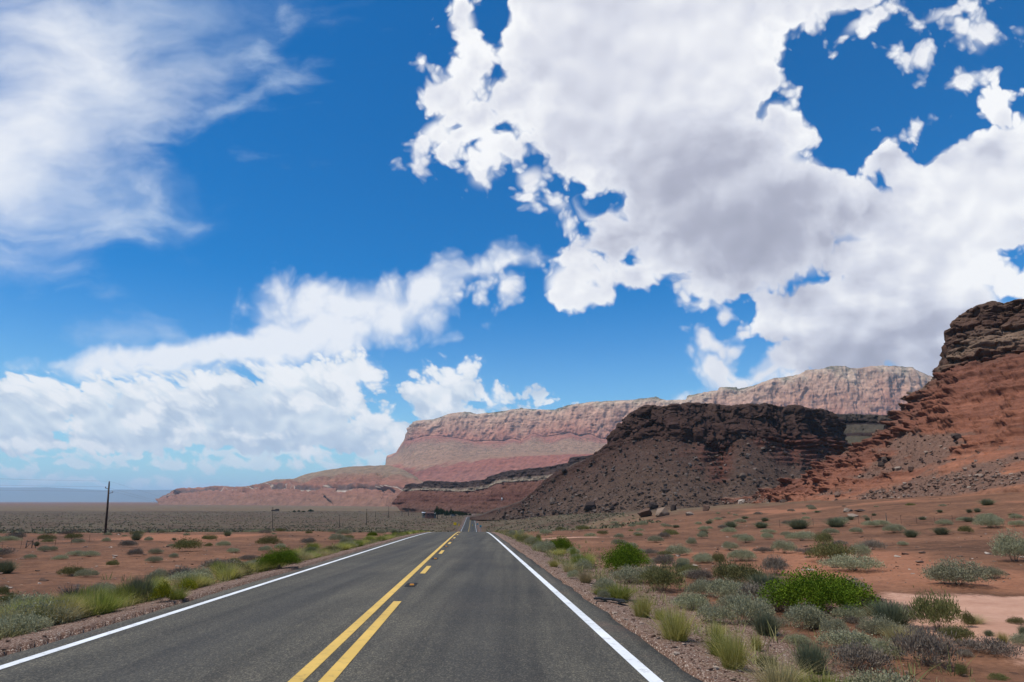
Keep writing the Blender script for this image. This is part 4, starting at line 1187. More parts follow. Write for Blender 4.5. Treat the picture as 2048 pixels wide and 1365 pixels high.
def leafy_dome(rng, n, lumps, h, leaf, slim=0.45, upness=0.5, ragged=0.12):
    """Many small leaves gathered in lumps over a dome of radius 1 and height h."""
    th = rng.uniform(0, 2 * np.pi, lumps)
    rr = np.sqrt(rng.uniform(0, 1, lumps)) * 0.74
    lc = np.stack([rr * np.cos(th), rr * np.sin(th), h * (0.04 + 0.56 * (1 - rr ** 2) * rng.uniform(0.3, 1.1, lumps) + rng.uniform(0.0, 0.08, lumps))], 1)
    lr = rng.uniform(0.26, 0.42, lumps) * (1.15 - 0.35 * rr)
    k = rng.integers(0, lumps, n)
    d = unit(rng.normal(size=(n, 3)))
    d[:, 2] = np.abs(d[:, 2]) * 0.9 - 0.25 * rng.uniform(0, 1, n)
    d = unit(d)
    rad = lr[k] * (0.55 + 0.45 * np.sqrt(rng.uniform(0, 1, n))) * (1 + ragged * rng.normal(size=n))
    p = lc[k] + d * rad[:, None] * np.array([1, 1, h * 1.05])
    p[:, 2] = np.abs(p[:, 2]) * 0.98 + 0.01
    ax = unit(d + np.array([0, 0, upness]) + 0.55 * rng.normal(size=(n, 3)))
    sd = unit(np.cross(ax, rng.normal(size=(n, 3))))
    L = leaf * rng.uniform(0.6, 1.4, n)
    return rhombs(p, ax, sd, L, L * slim)

def blades(rng, n, h, spread, base_r, width, droop=0.35, seg=3):
    """Thin blades or stems fanning out from the ground."""
    th = rng.uniform(0, 2 * np.pi, n)
    br = base_r * np.sqrt(rng.uniform(0, 1, n))
    b = np.stack([br * np.cos(th), br * np.sin(th), np.zeros(n)], 1)
    th2 = th + rng.normal(0, 0.7, n)
    tilt = spread * np.abs(rng.normal(0.0, 0.6, n) + 0.55 * br / max(base_r, 1e-6))
    out = np.stack([np.cos(th2), np.sin(th2), np.zeros(n)], 1)
    H = h * rng.uniform(0.55, 1.05, n)
    sd = np.stack([-np.sin(th2 + rng.normal(0, 0.8, n)), np.cos(th2 + rng.normal(0, 0.8, n)), np.zeros(n)], 1)
    V = []
    for i in range(seg + 1):
        f = i / seg
        c = b + out * (tilt * H * (f + droop * f * f))[:, None] + np.array([0, 0, 1.0]) * (H * (f - 0.22 * tilt * f * f))[:, None]
        w = width * (1 - 0.85 * f) * 0.5
        V.append(c + sd * w); V.append(c - sd * w)
    V = np.stack(V, 1)
    nv = V.shape[1]
    F = []
    for i in range(seg):
        F.append(np.array([2 * i, 2 * i + 1, 2 * i + 3, 2 * i + 2]))
    F = (np.arange(n)[:, None, None] * nv + np.array(F)[None]).reshape(-1, 4)
    return V.reshape(-1, 3), F

def leaf_mat(name, dark, light, tip=None, trans=0.25):
    m, t, b = new_mat(name)
    geo = t.add('ShaderNodeNewGeometry')
    oi = t.add('ShaderNodeObjectInfo')
    r = geo.outputs['Random Per Island']
    n = t.noise(geo.outputs['Position'], 2.2, 3, 0.6)
    k = t.math('ADD', t.math('MULTIPLY', r, 0.55), t.math('MULTIPLY', n, 0.55))
    stops = [(0.1, dark), (0.62, light)]
    if tip:
        stops += [(0.9, tip)]
    c = t.ramp(k, stops)
    hs = t.add('ShaderNodeHueSaturation')
    t.put(hs.inputs['Value'], t.step(oi.outputs['Random'], 0, 1, 0.82, 1.18, 'LINEAR'))
    t.put(hs.inputs['Hue'], t.step(oi.outputs['Random'], 0, 1, 0.488, 0.510, 'LINEAR'))
    t.put(hs.inputs['Color'], c)
    t.put(b.inputs['Base Color'], hs.outputs[0])
    b.inputs['Roughness'].default_value = 0.8
    b.inputs['Specular IOR Level'].default_value = 0.12
    tr = t.add('ShaderNodeBsdfTranslucent'); t.put(tr.inputs[0], hs.outputs[0])
    mx = t.add('ShaderNodeMixShader'); mx.inputs[0].default_value = trans
    out = [x for x in t.n if x.type == 'OUTPUT_MATERIAL'][0]
    t.l.new(b.outputs[0], mx.inputs[1]); t.l.new(tr.outputs[0], mx.inputs[2]); t.l.new(mx.outputs[0], out.inputs[0])
    return m

def plain_mat(name, col, rough=0.85, noise=0.0, scale=8.0):
    m, t, b = new_mat(name)
    b.inputs['Base Color'].default_value = (*col, 1)
    b.inputs['Roughness'].default_value = rough
    if noise:
        p = pos_of(t)
        n = t.noise(p, scale, 5, 0.65)
        lo = tuple(c * (1 - noise) for c in col); hi = tuple(min(1, c * (1 + noise)) for c in col)
        t.put(b.inputs['Base Color'], t.ramp(n, [(0.3, lo), (0.7, hi)]))
        bump(t, b, n, 0.4, 0.02)
    return m

PLANT = {}
def build_plant_kinds():
    rng = np.random.default_rng(21)
    twig = plain_mat('dry_twigs', (0.14, 0.105, 0.08), 0.9)
    def twigs(h, n=40, spread=0.9):
        v, f = blades(rng, n, h * 0.55, spread, 0.12, 0.02, 0.1, 2)
        return make_mesh('stems', v, f, True, None, [twig])
    spec = dict(
        sagebrush=(leaf_mat('sage_leaf', (0.150, 0.142, 0.078), (0.285, 0.272, 0.158), (0.41, 0.39, 0.255)), lambda: leafy_dome(rng, 8000, 50, 0.85, 0.056, 0.42, 0.6, 0.12), 0.85),
        green_bush=(leaf_mat('green_leaf', (0.040, 0.070, 0.008), (0.100, 0.160, 0.010), (0.20, 0.265, 0.018)), lambda: leafy_dome(rng, 20000, 60, 0.95, 0.036, 0.6, 0.5, 0.06), 0.95),
        mormon_tea=(leaf_mat('grey_green_stem', (0.075, 0.082, 0.044), (0.150, 0.160, 0.090), (0.22, 0.225, 0.13)), lambda: blades(rng, 1500, 1.0, 0.95, 0.42, 0.028, 0.1, 2), 0.95),
        olive_bush=(leaf_mat('olive_leaf', (0.085, 0.082, 0.028), (0.155, 0.146, 0.052), (0.23, 0.205, 0.085)), lambda: leafy_dome(rng, 4800, 36, 0.95, 0.08, 0.30, 1.0, 0.18), 0.95),
        dry_bush=(leaf_mat('dry_leaf', (0.095, 0.074, 0.054), (0.190, 0.152, 0.112), (0.28, 0.23, 0.175), 0.1), lambda: leafy_dome(rng, 4200, 34, 0.75, 0.09, 0.24, 1.0, 0.22), 0.75),
        grass_tuft=(leaf_mat('grass_blade', (0.19, 0.185, 0.036), (0.40, 0.365, 0.092), (0.58, 0.51, 0.22), 0.42), lambda: blades(rng, 900, 1.2, 1.1, 0.6, 0.026, 0.45, 3), 1.3),
        straw_tuft=(leaf_mat('straw_blade', (0.215, 0.175, 0.075), (0.37, 0.295, 0.140), (0.46, 0.385, 0.21), 0.35), lambda: blades(rng, 760, 1.15, 1.1, 0.6, 0.024, 0.45, 3), 1.25),
        green_grass=(leaf_mat('green_blade', (0.095, 0.118, 0.018), (0.205, 0.225, 0.042), (0.36, 0.335, 0.105), 0.42), lambda: blades(rng, 900, 1.05, 1.1, 0.65, 0.032, 0.4, 3), 1.15),
        flower_bush=(leaf_mat('yellow_flower_leaf', (0.070, 0.095, 0.012), (0.19, 0.205, 0.012), (0.40, 0.36, 0.02), 0.3), lambda: leafy_dome(rng, 3200, 24, 1.0, 0.075, 0.5, 0.6, 0.12), 1.0),
        dead_bush=(leaf_mat('dead_twig', (0.050, 0.045, 0.042), (0.10, 0.09, 0.085), (0.17, 0.155, 0.145), 0.0), lambda: blades(rng, 420, 0.85, 1.3, 0.45, 0.03, 0.2, 2), 0.8),
    )
    for k, (m, f, h) in spec.items():
        fo, st = [], []
        for q in range(3):
            v, fc = f()
            top = np.percentile(v[:, 2], 98)
            wid = np.percentile(np.abs(v[:, :2]), 97)
            v = v / np.array([wid, wid, top])            # unit half-width, unit height
            fo.append(make_mesh('foliage', v, fc, True, None, [m]))
            st.append(twigs(1.0))
        PLANT[k] = (fo, st)
    PLANT['mats'] = {k: s[0] for k, s in spec.items()}

WORDS = dict(sagebrush=('sagebrush', 'grey-green sagebrush mound'), green_bush=('green_bush', 'bright green rounded bush'), mormon_tea=('jointfir_bush', 'dark bluish green twiggy bush'),
             olive_bush=('olive_bush', 'olive green upright bush'), dry_bush=('dry_bush', 'brown half-dead shrub'), grass_tuft=('grass_tuft', 'yellow-green grass tuft'), straw_tuft=('grass_tuft', 'straw-coloured grass tuft'),
             green_grass=('grass_tuft', 'green grass tuft'), flower_bush=('flowering_bush', 'bush covered in yellow flowers'), dead_bush=('dead_bush', 'dark dead tangled shrub'))

def put_plant(kind, loc, half_w, height, rz, with_stems, rng):
    fo, st = PLANT[kind]
    k = int(rng.integers(0, len(fo)))
    if with_stems and 'tuft' not in WORDS[kind][0]:
        r = empty(WORDS[kind][0], loc, rz)
        r.scale = (half_w, half_w, height)
        link('foliage', fo[k], r)
        link('stems', st[k], r)
    else:
        r = link(WORDS[kind][0], fo[k], None, loc, (0, 0, rz), (half_w, half_w, height))
    return r

# (photo x, photo y of the foot, width px, height px, kind)
SHRUBS = [
    (1121, 1105, 46, 24, 'green_bush'), (1254, 1147, 80, 46, 'green_bush'), (1640, 1228, 180, 66, 'green_bush'), (1475, 1174, 84, 40, 'olive_bush'),
    (1533, 1182, 90, 30, 'mormon_tea'), (1462, 1056, 28, 12, 'mormon_tea'), (1598, 1058, 46, 18, 'mormon_tea'), (1523, 1056, 30, 11, 'mormon_tea'), (1672, 1054, 40, 16, 'mormon_tea'), (1648, 1090, 32, 21, 'olive_bush'),
    (1357, 1112, 44, 18, 'sagebrush'), (1483, 1122, 48, 19, 'sagebrush'), (1569, 1107, 40, 21, 'sagebrush'), (1460, 1101, 28, 14, 'sagebrush'), (1492, 1086, 28, 14, 'sagebrush'), (1405, 1077, 20, 11, 'sagebrush'), (1535, 1079, 22, 11, 'sagebrush'),
    (1604, 1082, 50, 15, 'sagebrush'), (1239, 1092, 28, 11, 'sagebrush'), (1262, 1098, 23, 10, 'sagebrush'), (1311, 1085, 28, 11, 'sagebrush'), (1328, 1078, 22, 11, 'dry_bush'), (1575, 1073, 24, 8, 'sagebrush'), (1383, 1091, 19, 13, 'sagebrush'),
    (1238, 1077, 18, 8, 'sagebrush'), (1180, 1075, 20, 7, 'sagebrush'), (1284, 1052, 20, 8, 'sagebrush'), (1407, 1061, 16, 7, 'sagebrush'), (1481, 1046, 22, 7, 'sagebrush'), (1230, 1049, 18, 5, 'sagebrush'), (1418, 1048, 16, 6, 'mormon_tea'),
    (1552, 1149, 46, 29, 'dry_bush'), (1328, 1136, 38, 22, 'dry_bush'), (1366, 1146, 40, 21, 'mormon_tea'), (1438, 1130, 24, 20, 'olive_bush'), (1527, 1106, 34, 10, 'dry_bush'), (1613, 1108, 38, 10, 'dry_bush'),
    (1262, 1166, 72, 26, 'sagebrush'), (1325, 1182, 80, 40, 'olive_bush'), (1397, 1163, 48, 20, 'dry_bush'), (1402, 1192, 48, 25, 'sagebrush'), (1453, 1198, 72, 30, 'sagebrush'), (1514, 1201, 62, 28, 'dry_bush'), (1382, 1219, 62, 26, 'sagebrush'),
    (1432, 1247, 64, 30, 'sagebrush'), (1500, 1250, 86, 46, 'sagebrush'), (1533, 1270, 56, 38, 'mormon_tea'), (1618, 1259, 78, 38, 'sagebrush'), (1562, 1222, 72, 28, 'dry_bush'), (1670, 1270, 44, 26, 'sagebrush'), (1305, 1150, 30, 18, 'sagebrush'),
    (1171, 1166, 36, 30, 'straw_tuft'), (1137, 1145, 30, 22, 'straw_tuft'), (1108, 1134, 26, 16, 'grass_tuft'), (1352, 1280, 80, 66, 'grass_tuft'), (1284, 1234, 48, 46, 'grass_tuft'), (1236, 1198, 66, 28, 'green_grass'), (1200, 1190, 30, 14, 'green_grass'),
    (1466, 1338, 74, 74, 'grass_tuft'), (1435, 1275, 40, 30, 'grass_tuft'), (1515, 1302, 24, 34, 'grass_tuft'), (1207, 1198, 22, 16, 'sagebrush'), (1147, 1158, 22, 14, 'sagebrush'), (1210, 1182, 42, 20, 'sagebrush'), (1440, 1312, 50, 46, 'green_grass'),
    (1536, 1346, 34, 30, 'olive_bush'), (1625, 1345, 70, 50, 'mormon_tea'), (1560, 1372, 110, 60, 'straw_tuft'), (1652, 1385, 90, 50, 'green_grass'), (1600, 1368, 60, 40, 'grass_tuft'), (1320, 1240, 26, 24, 'grass_tuft'),
    (1782, 1252, 90, 42, 'mormon_tea'), (1877, 1261, 80, 58, 'olive_bush'), (1939, 1255, 22, 26, 'olive_bush'), (1915, 1284, 54, 26, 'olive_bush'), (1823, 1270, 44, 16, 'dry_bush'), (1855, 1332, 100, 56, 'dry_bush'), (1720, 1340, 100, 40, 'dry_bush'),
    (1775, 1318, 54, 32, 'sagebrush'), (1980, 1308, 92, 24, 'dry_bush'), (1767, 1372, 126, 46, 'sagebrush'), (2007, 1287, 22, 24, 'grass_tuft'), (1978, 1272, 18, 12, 'mormon_tea'), (2034, 1249, 30, 13, 'olive_bush'), (2047, 1273, 16, 20, 'mormon_tea'),
    (1998, 1359, 32, 11, 'olive_bush'), (1924, 1353, 20, 22, 'olive_bush'), (1930, 1314, 26, 14, 'dry_bush'), (1723, 1258, 20, 10, 'dry_bush'), (1745, 1268, 22, 9, 'dry_bush'), (1700, 1246, 26, 12, 'dry_bush'),
    (1918, 1171, 100, 40, 'sagebrush'), (1886, 1168, 44, 30, 'sagebrush'), (1984, 1157, 44, 19, 'sagebrush'), (2030, 1123, 66, 46, 'sagebrush'), (1705, 1141, 100, 24, 'sagebrush'), (1662, 1127, 78, 36, 'olive_bush'), (1720, 1117, 38, 24, 'sagebrush'),
    (1746, 1100, 40, 16, 'dry_bush'), (1681, 1093, 28, 10, 'dry_bush'), (1713, 1067, 22, 10, 'sagebrush'), (1754, 1054, 46, 11, 'sagebrush'), (1789, 1066, 34, 14, 'sagebrush'), (1823, 1075, 28, 14, 'mormon_tea'), (1883, 1070, 31, 14, 'mormon_tea'),
    (1932, 1067, 24, 13, 'olive_bush'), (1889, 1051, 28, 10, 'sagebrush'), (1979, 1056, 44, 20, 'sagebrush'), (1975, 1011, 28, 12, 'mormon_tea'), (1955, 1025, 14, 8, 'mormon_tea'), (1939, 1026, 12, 7, 'mormon_tea'), (2034, 1039, 22, 9, 'sagebrush'),
    (2036, 1053, 28, 10, 'sagebrush'), (1806, 1091, 18, 7, 'sagebrush'), (1748, 1032, 10, 5, 'mormon_tea'), (1700, 1040, 18, 7, 'mormon_tea'), (1735, 1041, 12, 6, 'mormon_tea'), (1845, 1040, 16, 6, 'mormon_tea'), (1880, 1025, 12, 5, 'mormon_tea'),
    (1165, 1062, 24, 9, 'olive_bush'), (1120, 1062, 18, 7, 'olive_bush'), (1060, 1088, 22, 10, 'sagebrush'), (1080, 1100, 24, 10, 'sagebrush'), (1090, 1070, 24, 8, 'sagebrush'), (1040, 1074, 14, 7, 'sagebrush'), (1205, 1070, 20, 7, 'olive_bush'),
    # left of the road
    (8, 1148, 40, 24, 'mormon_tea'), (272, 1081, 23, 14, 'mormon_tea'), (455, 1072, 18, 9, 'mormon_tea'), (154, 1087, 22, 8, 'sagebrush'), (89, 1104, 22, 10, 'sagebrush'), (106, 1102, 14, 8, 'sagebrush'), (154, 1111, 32, 8, 'sagebrush'),
    (178, 1114, 32, 10, 'sagebrush'), (120, 1120, 25, 8, 'sagebrush'), (225, 1134, 21, 12, 'olive_bush'), (140, 1152, 44, 16, 'olive_bush'), (172, 1154, 36, 13, 'sagebrush'), (308, 1125, 28, 10, 'sagebrush'), (311, 1108, 25, 9, 'sagebrush'), (270, 1113, 25, 13, 'dry_bush'),
    (347, 1116, 16, 8, 'sagebrush'), (465, 1106, 22, 8, 'sagebrush'), (530, 1104, 21, 10, 'sagebrush'), (560, 1097, 20, 8, 'sagebrush'), (615, 1089, 28, 11, 'dry_bush'), (499, 1120, 38, 8, 'dry_bush'), (297, 1083, 14, 8, 'sagebrush'), (212, 1084, 15, 7, 'sagebrush'),
    (73, 1092, 12, 8, 'mormon_tea'), (255, 1089, 17, 6, 'dry_bush'), (343, 1094, 16, 5, 'sagebrush'), (373, 1072, 12, 5, 'sagebrush'), (348, 1081, 9, 5, 'mormon_tea'), (417, 1094, 14, 7, 'olive_bush'), (60, 1118, 20, 8, 'sagebrush'),
    (441, 1138, 60, 16, 'dry_bush'), (465, 1133, 30, 14, 'olive_bush'), (314, 1164, 34, 20, 'sagebrush'), (362, 1162, 52, 22, 'dry_bush'), (276, 1206, 62, 46, 'mormon_tea'), (321, 1205, 38, 34, 'flower_bush'), (354, 1199, 38, 22, 'green_grass'), (372, 1183, 36, 20, 'flower_bush'),
    (50, 1230, 90, 32, 'sagebrush'), (143, 1199, 62, 28, 'dead_bush'), (17, 1213, 40, 22, 'olive_bush'), (2, 1194, 24, 18, 'olive_bush'), (557, 1138, 66, 32, 'green_bush'), (622, 1112, 30, 16, 'mormon_tea'), (200, 1190, 44, 20, 'sagebrush'), (215, 1205, 40, 26, 'sagebrush'),
    (400, 1160, 40, 20, 'sagebrush'), (745, 1075, 18, 9, 'green_bush'), (790, 1069, 16, 8, 'mormon_tea'), (690, 1090, 18, 9, 'mormon_tea'),
]

def build_shrubs():
    rng = np.random.default_rng(31)
    items = []
    for (px, py, w, h, kind) in SHRUBS:
        p = hit(px, min(py, 1362)) if py <= 1362 else None
        if p is None:                                   # foot lies just below the frame
            d = ray(px, py); t = 0.0
            q = np.array([0, 0, CAM_H]) + d * (CAM_H + 0.2) / -d[2]
            p = np.array([q[0], q[1], float(ground_z(q[0], q[1]))])
        mpp = scale_at(p[1])
        tuft = 'tuft' in WORDS[kind][0]
        r = put_plant(kind, p - np.array([0, 0, 0.02]), (0.62 if tuft else 0.5) * w * mpp, h * mpp * (0.98 if tuft else 1.12), rng.uniform(0, 6.28), w >= 26, rng)
        items.append((r, kind, px, py, w, p))
    # more of the same where the photograph shows them too small or too many to list
    extra = []
    for side, n in (('left verge', 160), ('right verge', 50), ('right near', 40), ('left field', 50), ('right slope', 60)):
        c = 0
        while c < n:
            if side == 'left verge':
                s = 5.5 * (110 / 5.5) ** rng.uniform(0, 1); u = -6.75 - abs(rng.normal(0, 0.75)) - 0.15
                kind = rng.choice(['green_grass', 'grass_tuft', 'green_grass', 'sagebrush', 'straw_tuft', 'olive_bush'], p=[0.24, 0.40, 0.08, 0.08, 0.14, 0.06])
                hw = rng.uniform(0.24, 0.56); hh = rng.uniform(0.24, 0.48)
            elif side == 'right verge':
                s = 22 * (110 / 22.0) ** rng.uniform(0, 1); u = 3.7 + abs(rng.normal(0, 0.9))
                kind = rng.choice(['straw_tuft', 'grass_tuft', 'green_grass', 'sagebrush', 'olive_bush'], p=[0.36, 0.26, 0.1, 0.18, 0.10])
                hw = rng.uniform(0.2, 0.5); hh = rng.uniform(0.32, 0.6)
            elif side == 'right near':
                s = 9 * (34 / 9.0) ** rng.uniform(0, 1); u = rng.uniform(4.6, 9.0)
                kind = rng.choice(['sagebrush', 'dry_bush', 'olive_bush', 'straw_tuft'], p=[0.55, 0.2, 0.1, 0.15])
                hw = rng.uniform(0.16, 0.36); hh = hw * rng.uniform(0.7, 1.05)
            elif side == 'left field':
                s = 32 * (140 / 32.0) ** rng.uniform(0, 1); u = -rng.uniform(10, 90)
                kind = rng.choice(['sagebrush', 'dry_bush', 'olive_bush'], p=[0.6, 0.25, 0.15])
                hw = rng.uniform(0.25, 0.7); hh = hw * rng.uniform(0.6, 0.95)
            else:
                s = 45 * (130 / 45.0) ** rng.uniform(0, 1); u = rng.uniform(9, 80)
                kind = rng.choice(['sagebrush', 'mormon_tea', 'dry_bush', 'olive_bush'], p=[0.5, 0.2, 0.18, 0.12])
                hw = rng.uniform(0.25, 0.7); hh = hw * rng.uniform(0.6, 0.95)
            x, y = from_su(s, u)
            z = float(ground_z(x, y))
            if y < 5:
                continue
            fwd = y * math.cos(PITCH) + (z - CAM_H) * math.sin(PITCH)
            ppx = 1024 + FPX * x / fwd
            ppy = 682.5 - FPX * (-y * math.sin(PITCH) + (z - CAM_H) * math.cos(PITCH)) / fwd
            if not (-20 < ppx < 2068 and ppy < 1400):
                continue
            if side == 'right slope' and ppy < 1012:
                continue
            r = put_plant(str(kind), (x, y, z - 0.02), hw, hh, rng.uniform(0, 6.28), False, rng)
            items.append((r, str(kind), ppx, ppy, 2 * hw / scale_at(y), np.array([x, y, z])))
            c += 1
    label_plants(items)

def ordinal(k):
    names = ['first', 'second', 'third', 'fourth', 'fifth', 'sixth', 'seventh', 'eighth', 'ninth', 'tenth', 'eleventh', 'twelfth', 'thirteenth', 'fourteenth', 'fifteenth', 'sixteenth', 'seventeenth', 'eighteenth', 'nineteenth', 'twentieth']
    return names[k] if k < len(names) else None

def label_plants(items):
    """Every plant gets its own description: kind, where it grows, and its rank there by nearness;
    only the many tiny ones that nothing tells apart share one."""
    groups = {}
    for it in items:
        r, kind, px, py, w, p = it
        s, u = su(p[0], p[1])
        if u < -9.5:
            zone = 'on the red ground left of the road'
        elif u < 0:
            zone = 'on the left road verge'
        elif u < 7.0 and s > 30:
            zone = 'on the far part of the right verge'
        elif u < 6.0:
            zone = 'on the right gravel verge'
        elif s < 17:
            zone = 'by the pale pink sand'
        elif s < 60:
            zone = 'on the red flat right of the road'
        else:
            zone = 'near the foot of the red hill'
        groups.setdefault((kind, zone), []).append(it)
    for (kind, zone), lst in groups.items():
        name, words_ = WORDS[kind]
        grp = words_ + 's ' + zone
        big = sorted([q for q in lst if q[4] >= 13], key=lambda q: -q[3])
        small = [q for q in lst if q[4] < 13]
        if len(big) > 20:
            small += big[20:]; big = big[:20]
        for k, q in enumerate(big):
            wd = q[4]
            size = 'large ' if wd > 75 else ('small ' if wd < 24 else '')
            if len(big) == 1 and not small:
                lab = size + words_ + ' ' + zone
            elif k == 0:
                lab = 'nearest ' + words_ + ' ' + zone
            else:
                lab = ordinal(k) + ' nearest ' + words_ + ' ' + zone
            tag(q[0], lab, name.replace('_', ' '), grp)
        for q in small:
            tag(q[0], 'tiny ' + words_ + ' among others ' + zone, name.replace('_', ' '), grp)

def merge(parts):
    V, F, b = [], [], 0
    for v, f in parts:
        V.append(v); F.append(f + b); b += len(v)
    return np.concatenate(V), np.concatenate(F)

def build_ground_cover():
    """Scrub of the plain and thin grass of the verges: far too many to count."""
    rng = np.random.default_rng(41)
    # plain
    n = 26000
    th = np.radians(rng.uniform(-42, 30, n))
    d = 105 * (1500 / 105.0) ** (rng.uniform(0, 1, n) ** 0.85)
    x, y = d * np.sin(th), d * np.cos(th)
    s, u = su(x, y)
    keep = ((u < -9) & (s > 112)) | ((u > 6.5) & (s > 130) & (u < 16 + 0.16 * s))
    keep &= fbm(xyz(x / 60, y / 60, 4.0), 3) + rng.uniform(-0.35, 0.6, n) > 0
    x, y, d = x[keep], y[keep], d[keep]
    z = ground_z(x, y)
    m = len(x)
    k = 9
    R = rng.uniform(0.25, 0.65, m) * (1 + 0.0009 * d)
    c = np.repeat(np.stack([x, y, z], 1), k, 0)
    RR = np.repeat(R, k)
    dd = unit(rng.normal(size=(m * k, 3))); dd[:, 2] = np.abs(dd[:, 2]) + 0.15; dd = unit(dd)
    base = c + dd * (RR * rng.uniform(0.0, 0.45, m * k))[:, None] * np.array([1, 1, 0.5])
    ax = unit(dd + np.array([0, 0, 0.3]) + 0.4 * rng.normal(size=dd.shape))
    sd = unit(np.cross(ax, rng.normal(size=dd.shape)))
    v, f = rhombs(base, ax, sd, RR * 0.75, RR * 0.5)
    me = make_mesh('scrub_cover', v, f, True, None, [leaf_mat('scrub_leaf', (0.090, 0.078, 0.044), (0.172, 0.150, 0.085), (0.26, 0.23, 0.135), 0.1)])
    tag(link('scrub_cover', me), 'grey-green scrub spread over the dark plain', 'scrub', kind='stuff')
    # verge grass: thin scattered blades and forbs
    parts = []
    n = 2600
    s = 5 * (130 / 5.0) ** rng.uniform(0, 1, n)
    side = rng.uniform(0, 1, n) < 0.6
    u = np.where(side, -6.75 - np.abs(rng.normal(0, 1.1, n)) - 0.1, 3.3 + np.abs(rng.normal(0, 1.7, n)))
    keep = side | (s > 17) | (rng.uniform(0, 1, n) < 0.25)
    s, u = s[keep], u[keep]
    x, y = from_su(s, u)
    z = ground_z(x, y)
    for i in range(len(x)):
        hgt = rng.uniform(0.10, 0.34)
        v, f = blades(rng, 12, hgt, 0.8, 0.14, 0.012 + 0.00035 * s[i], 0.4, 2)
        parts.append((v + np.array([x[i], y[i], z[i] - 0.01]), f))
    v, f = merge(parts)
    me = make_mesh('verge_grass', v, f, True, None, [leaf_mat('verge_blade', (0.085, 0.095, 0.030), (0.20, 0.185, 0.075), (0.36, 0.29, 0.15), 0.3)])
    tag(link('verge_grass', me), 'thin dry grass along both road verges', 'grass', kind='stuff')

# ------------------------------------------------------------------ rocks
def rock_shape(rng, pts=16, flat=0.75):
    bm = bmesh.new()
    for _ in range(pts):
        d = rng.normal(size=3); d /= np.linalg.norm(d)
        d *= rng.uniform(0.8, 1.1)
        bm.verts.new((d[0] * rng.uniform(0.8, 1.15), d[1], d[2] * flat))
    r = bmesh.ops.convex_hull(bm, input=bm.verts)
    bmesh.ops.delete(bm, geom=[g for g in r['geom_interior'] if isinstance(g, bmesh.types.BMVert)], context='VERTS')
    bmesh.ops.triangulate(bm, faces=bm.faces)
    bm.verts.ensure_lookup_table()
    for i, q in enumerate(bm.verts):
        q.index = i
    v = np.array([q.co[:] for q in bm.verts]); f = np.array([[w.index for w in fc.verts] for fc in bm.faces])
    bm.free()
    return v, f

def stone_mat(name, lo, mid, hi):
    m, t, b = new_mat(name)
    geo = t.add('ShaderNodeNewGeometry')
    n = t.noise(geo.outputs['Position'], 1.3, 5, 0.7)
    k = t.math('ADD', t.math('MULTIPLY', geo.outputs['Random Per Island'], 0.75), t.math('MULTIPLY', n, 0.35))
    t.put(b.inputs['Base Color'], t.ramp(k, [(0.15, lo), (0.6, mid), (1.0, hi)]))
    b.inputs['Roughness'].default_value = 0.95
    b.inputs['Specular IOR Level'].default_value = 0.08
    bump(t, b, t.noise(geo.outputs['Position'], 5, 4, 0.7), 0.5, 0.05)
    return m

def project(V):
    fwd = V[..., 1] * math.cos(PITCH) + (V[..., 2] - CAM_H) * math.sin(PITCH)
    upc = -V[..., 1] * math.sin(PITCH) + (V[..., 2] - CAM_H) * math.cos(PITCH)
    return 1024 + FPX * V[..., 0] / fwd, 682.5 - FPX * upc / fwd

def on_sheet(S, px, py):
    a, b = project(S.V)
    k = np.argmin((a - px) ** 2 + (b - py) ** 2 + 1e-4 * S.V[..., 1])
    return S.V.reshape(-1, 3)[k]

def rubble(name, label, S, n, weight, sizes, mat, rng, shapes, sink=0.25):
    T = S.T.ravel(); V = S.V.reshape(-1, 3)
    w = weight.ravel().astype(float); w = w / w.sum()
    idx = rng.choice(len(V), n, p=w)
    parts = []
    lo, hi = sizes
    px = lo * (rng.pareto(1.7, n) + 1.0)
    px = np.minimum(px, hi)
    nb = np.array([0, 0, 1.0])
    for i, k in enumerate(idx):
        v, f = shapes[int(rng.integers(0, len(shapes)))]
        r = 0.5 * px[i] * scale_at(V[k, 1])
        a = rng.uniform(0, 6.28)
        ca, sa = math.cos(a), math.sin(a)
        M = np.array([[ca, -sa, 0], [sa, ca, 0], [0, 0, 1]])
        q = v @ M.T * r * np.array([1, 1, rng.uniform(0.6, 1.1)])
        jit = rng.normal(0, 0.5, 3) * r
        parts.append((q + V[k] + jit + nb * r * (0.35 - sink), f))
    v, f = merge(parts)
    o = based(name, v, f, smooth=False, mats=[mat])
    tag(o, label, 'rubble', kind='stuff')

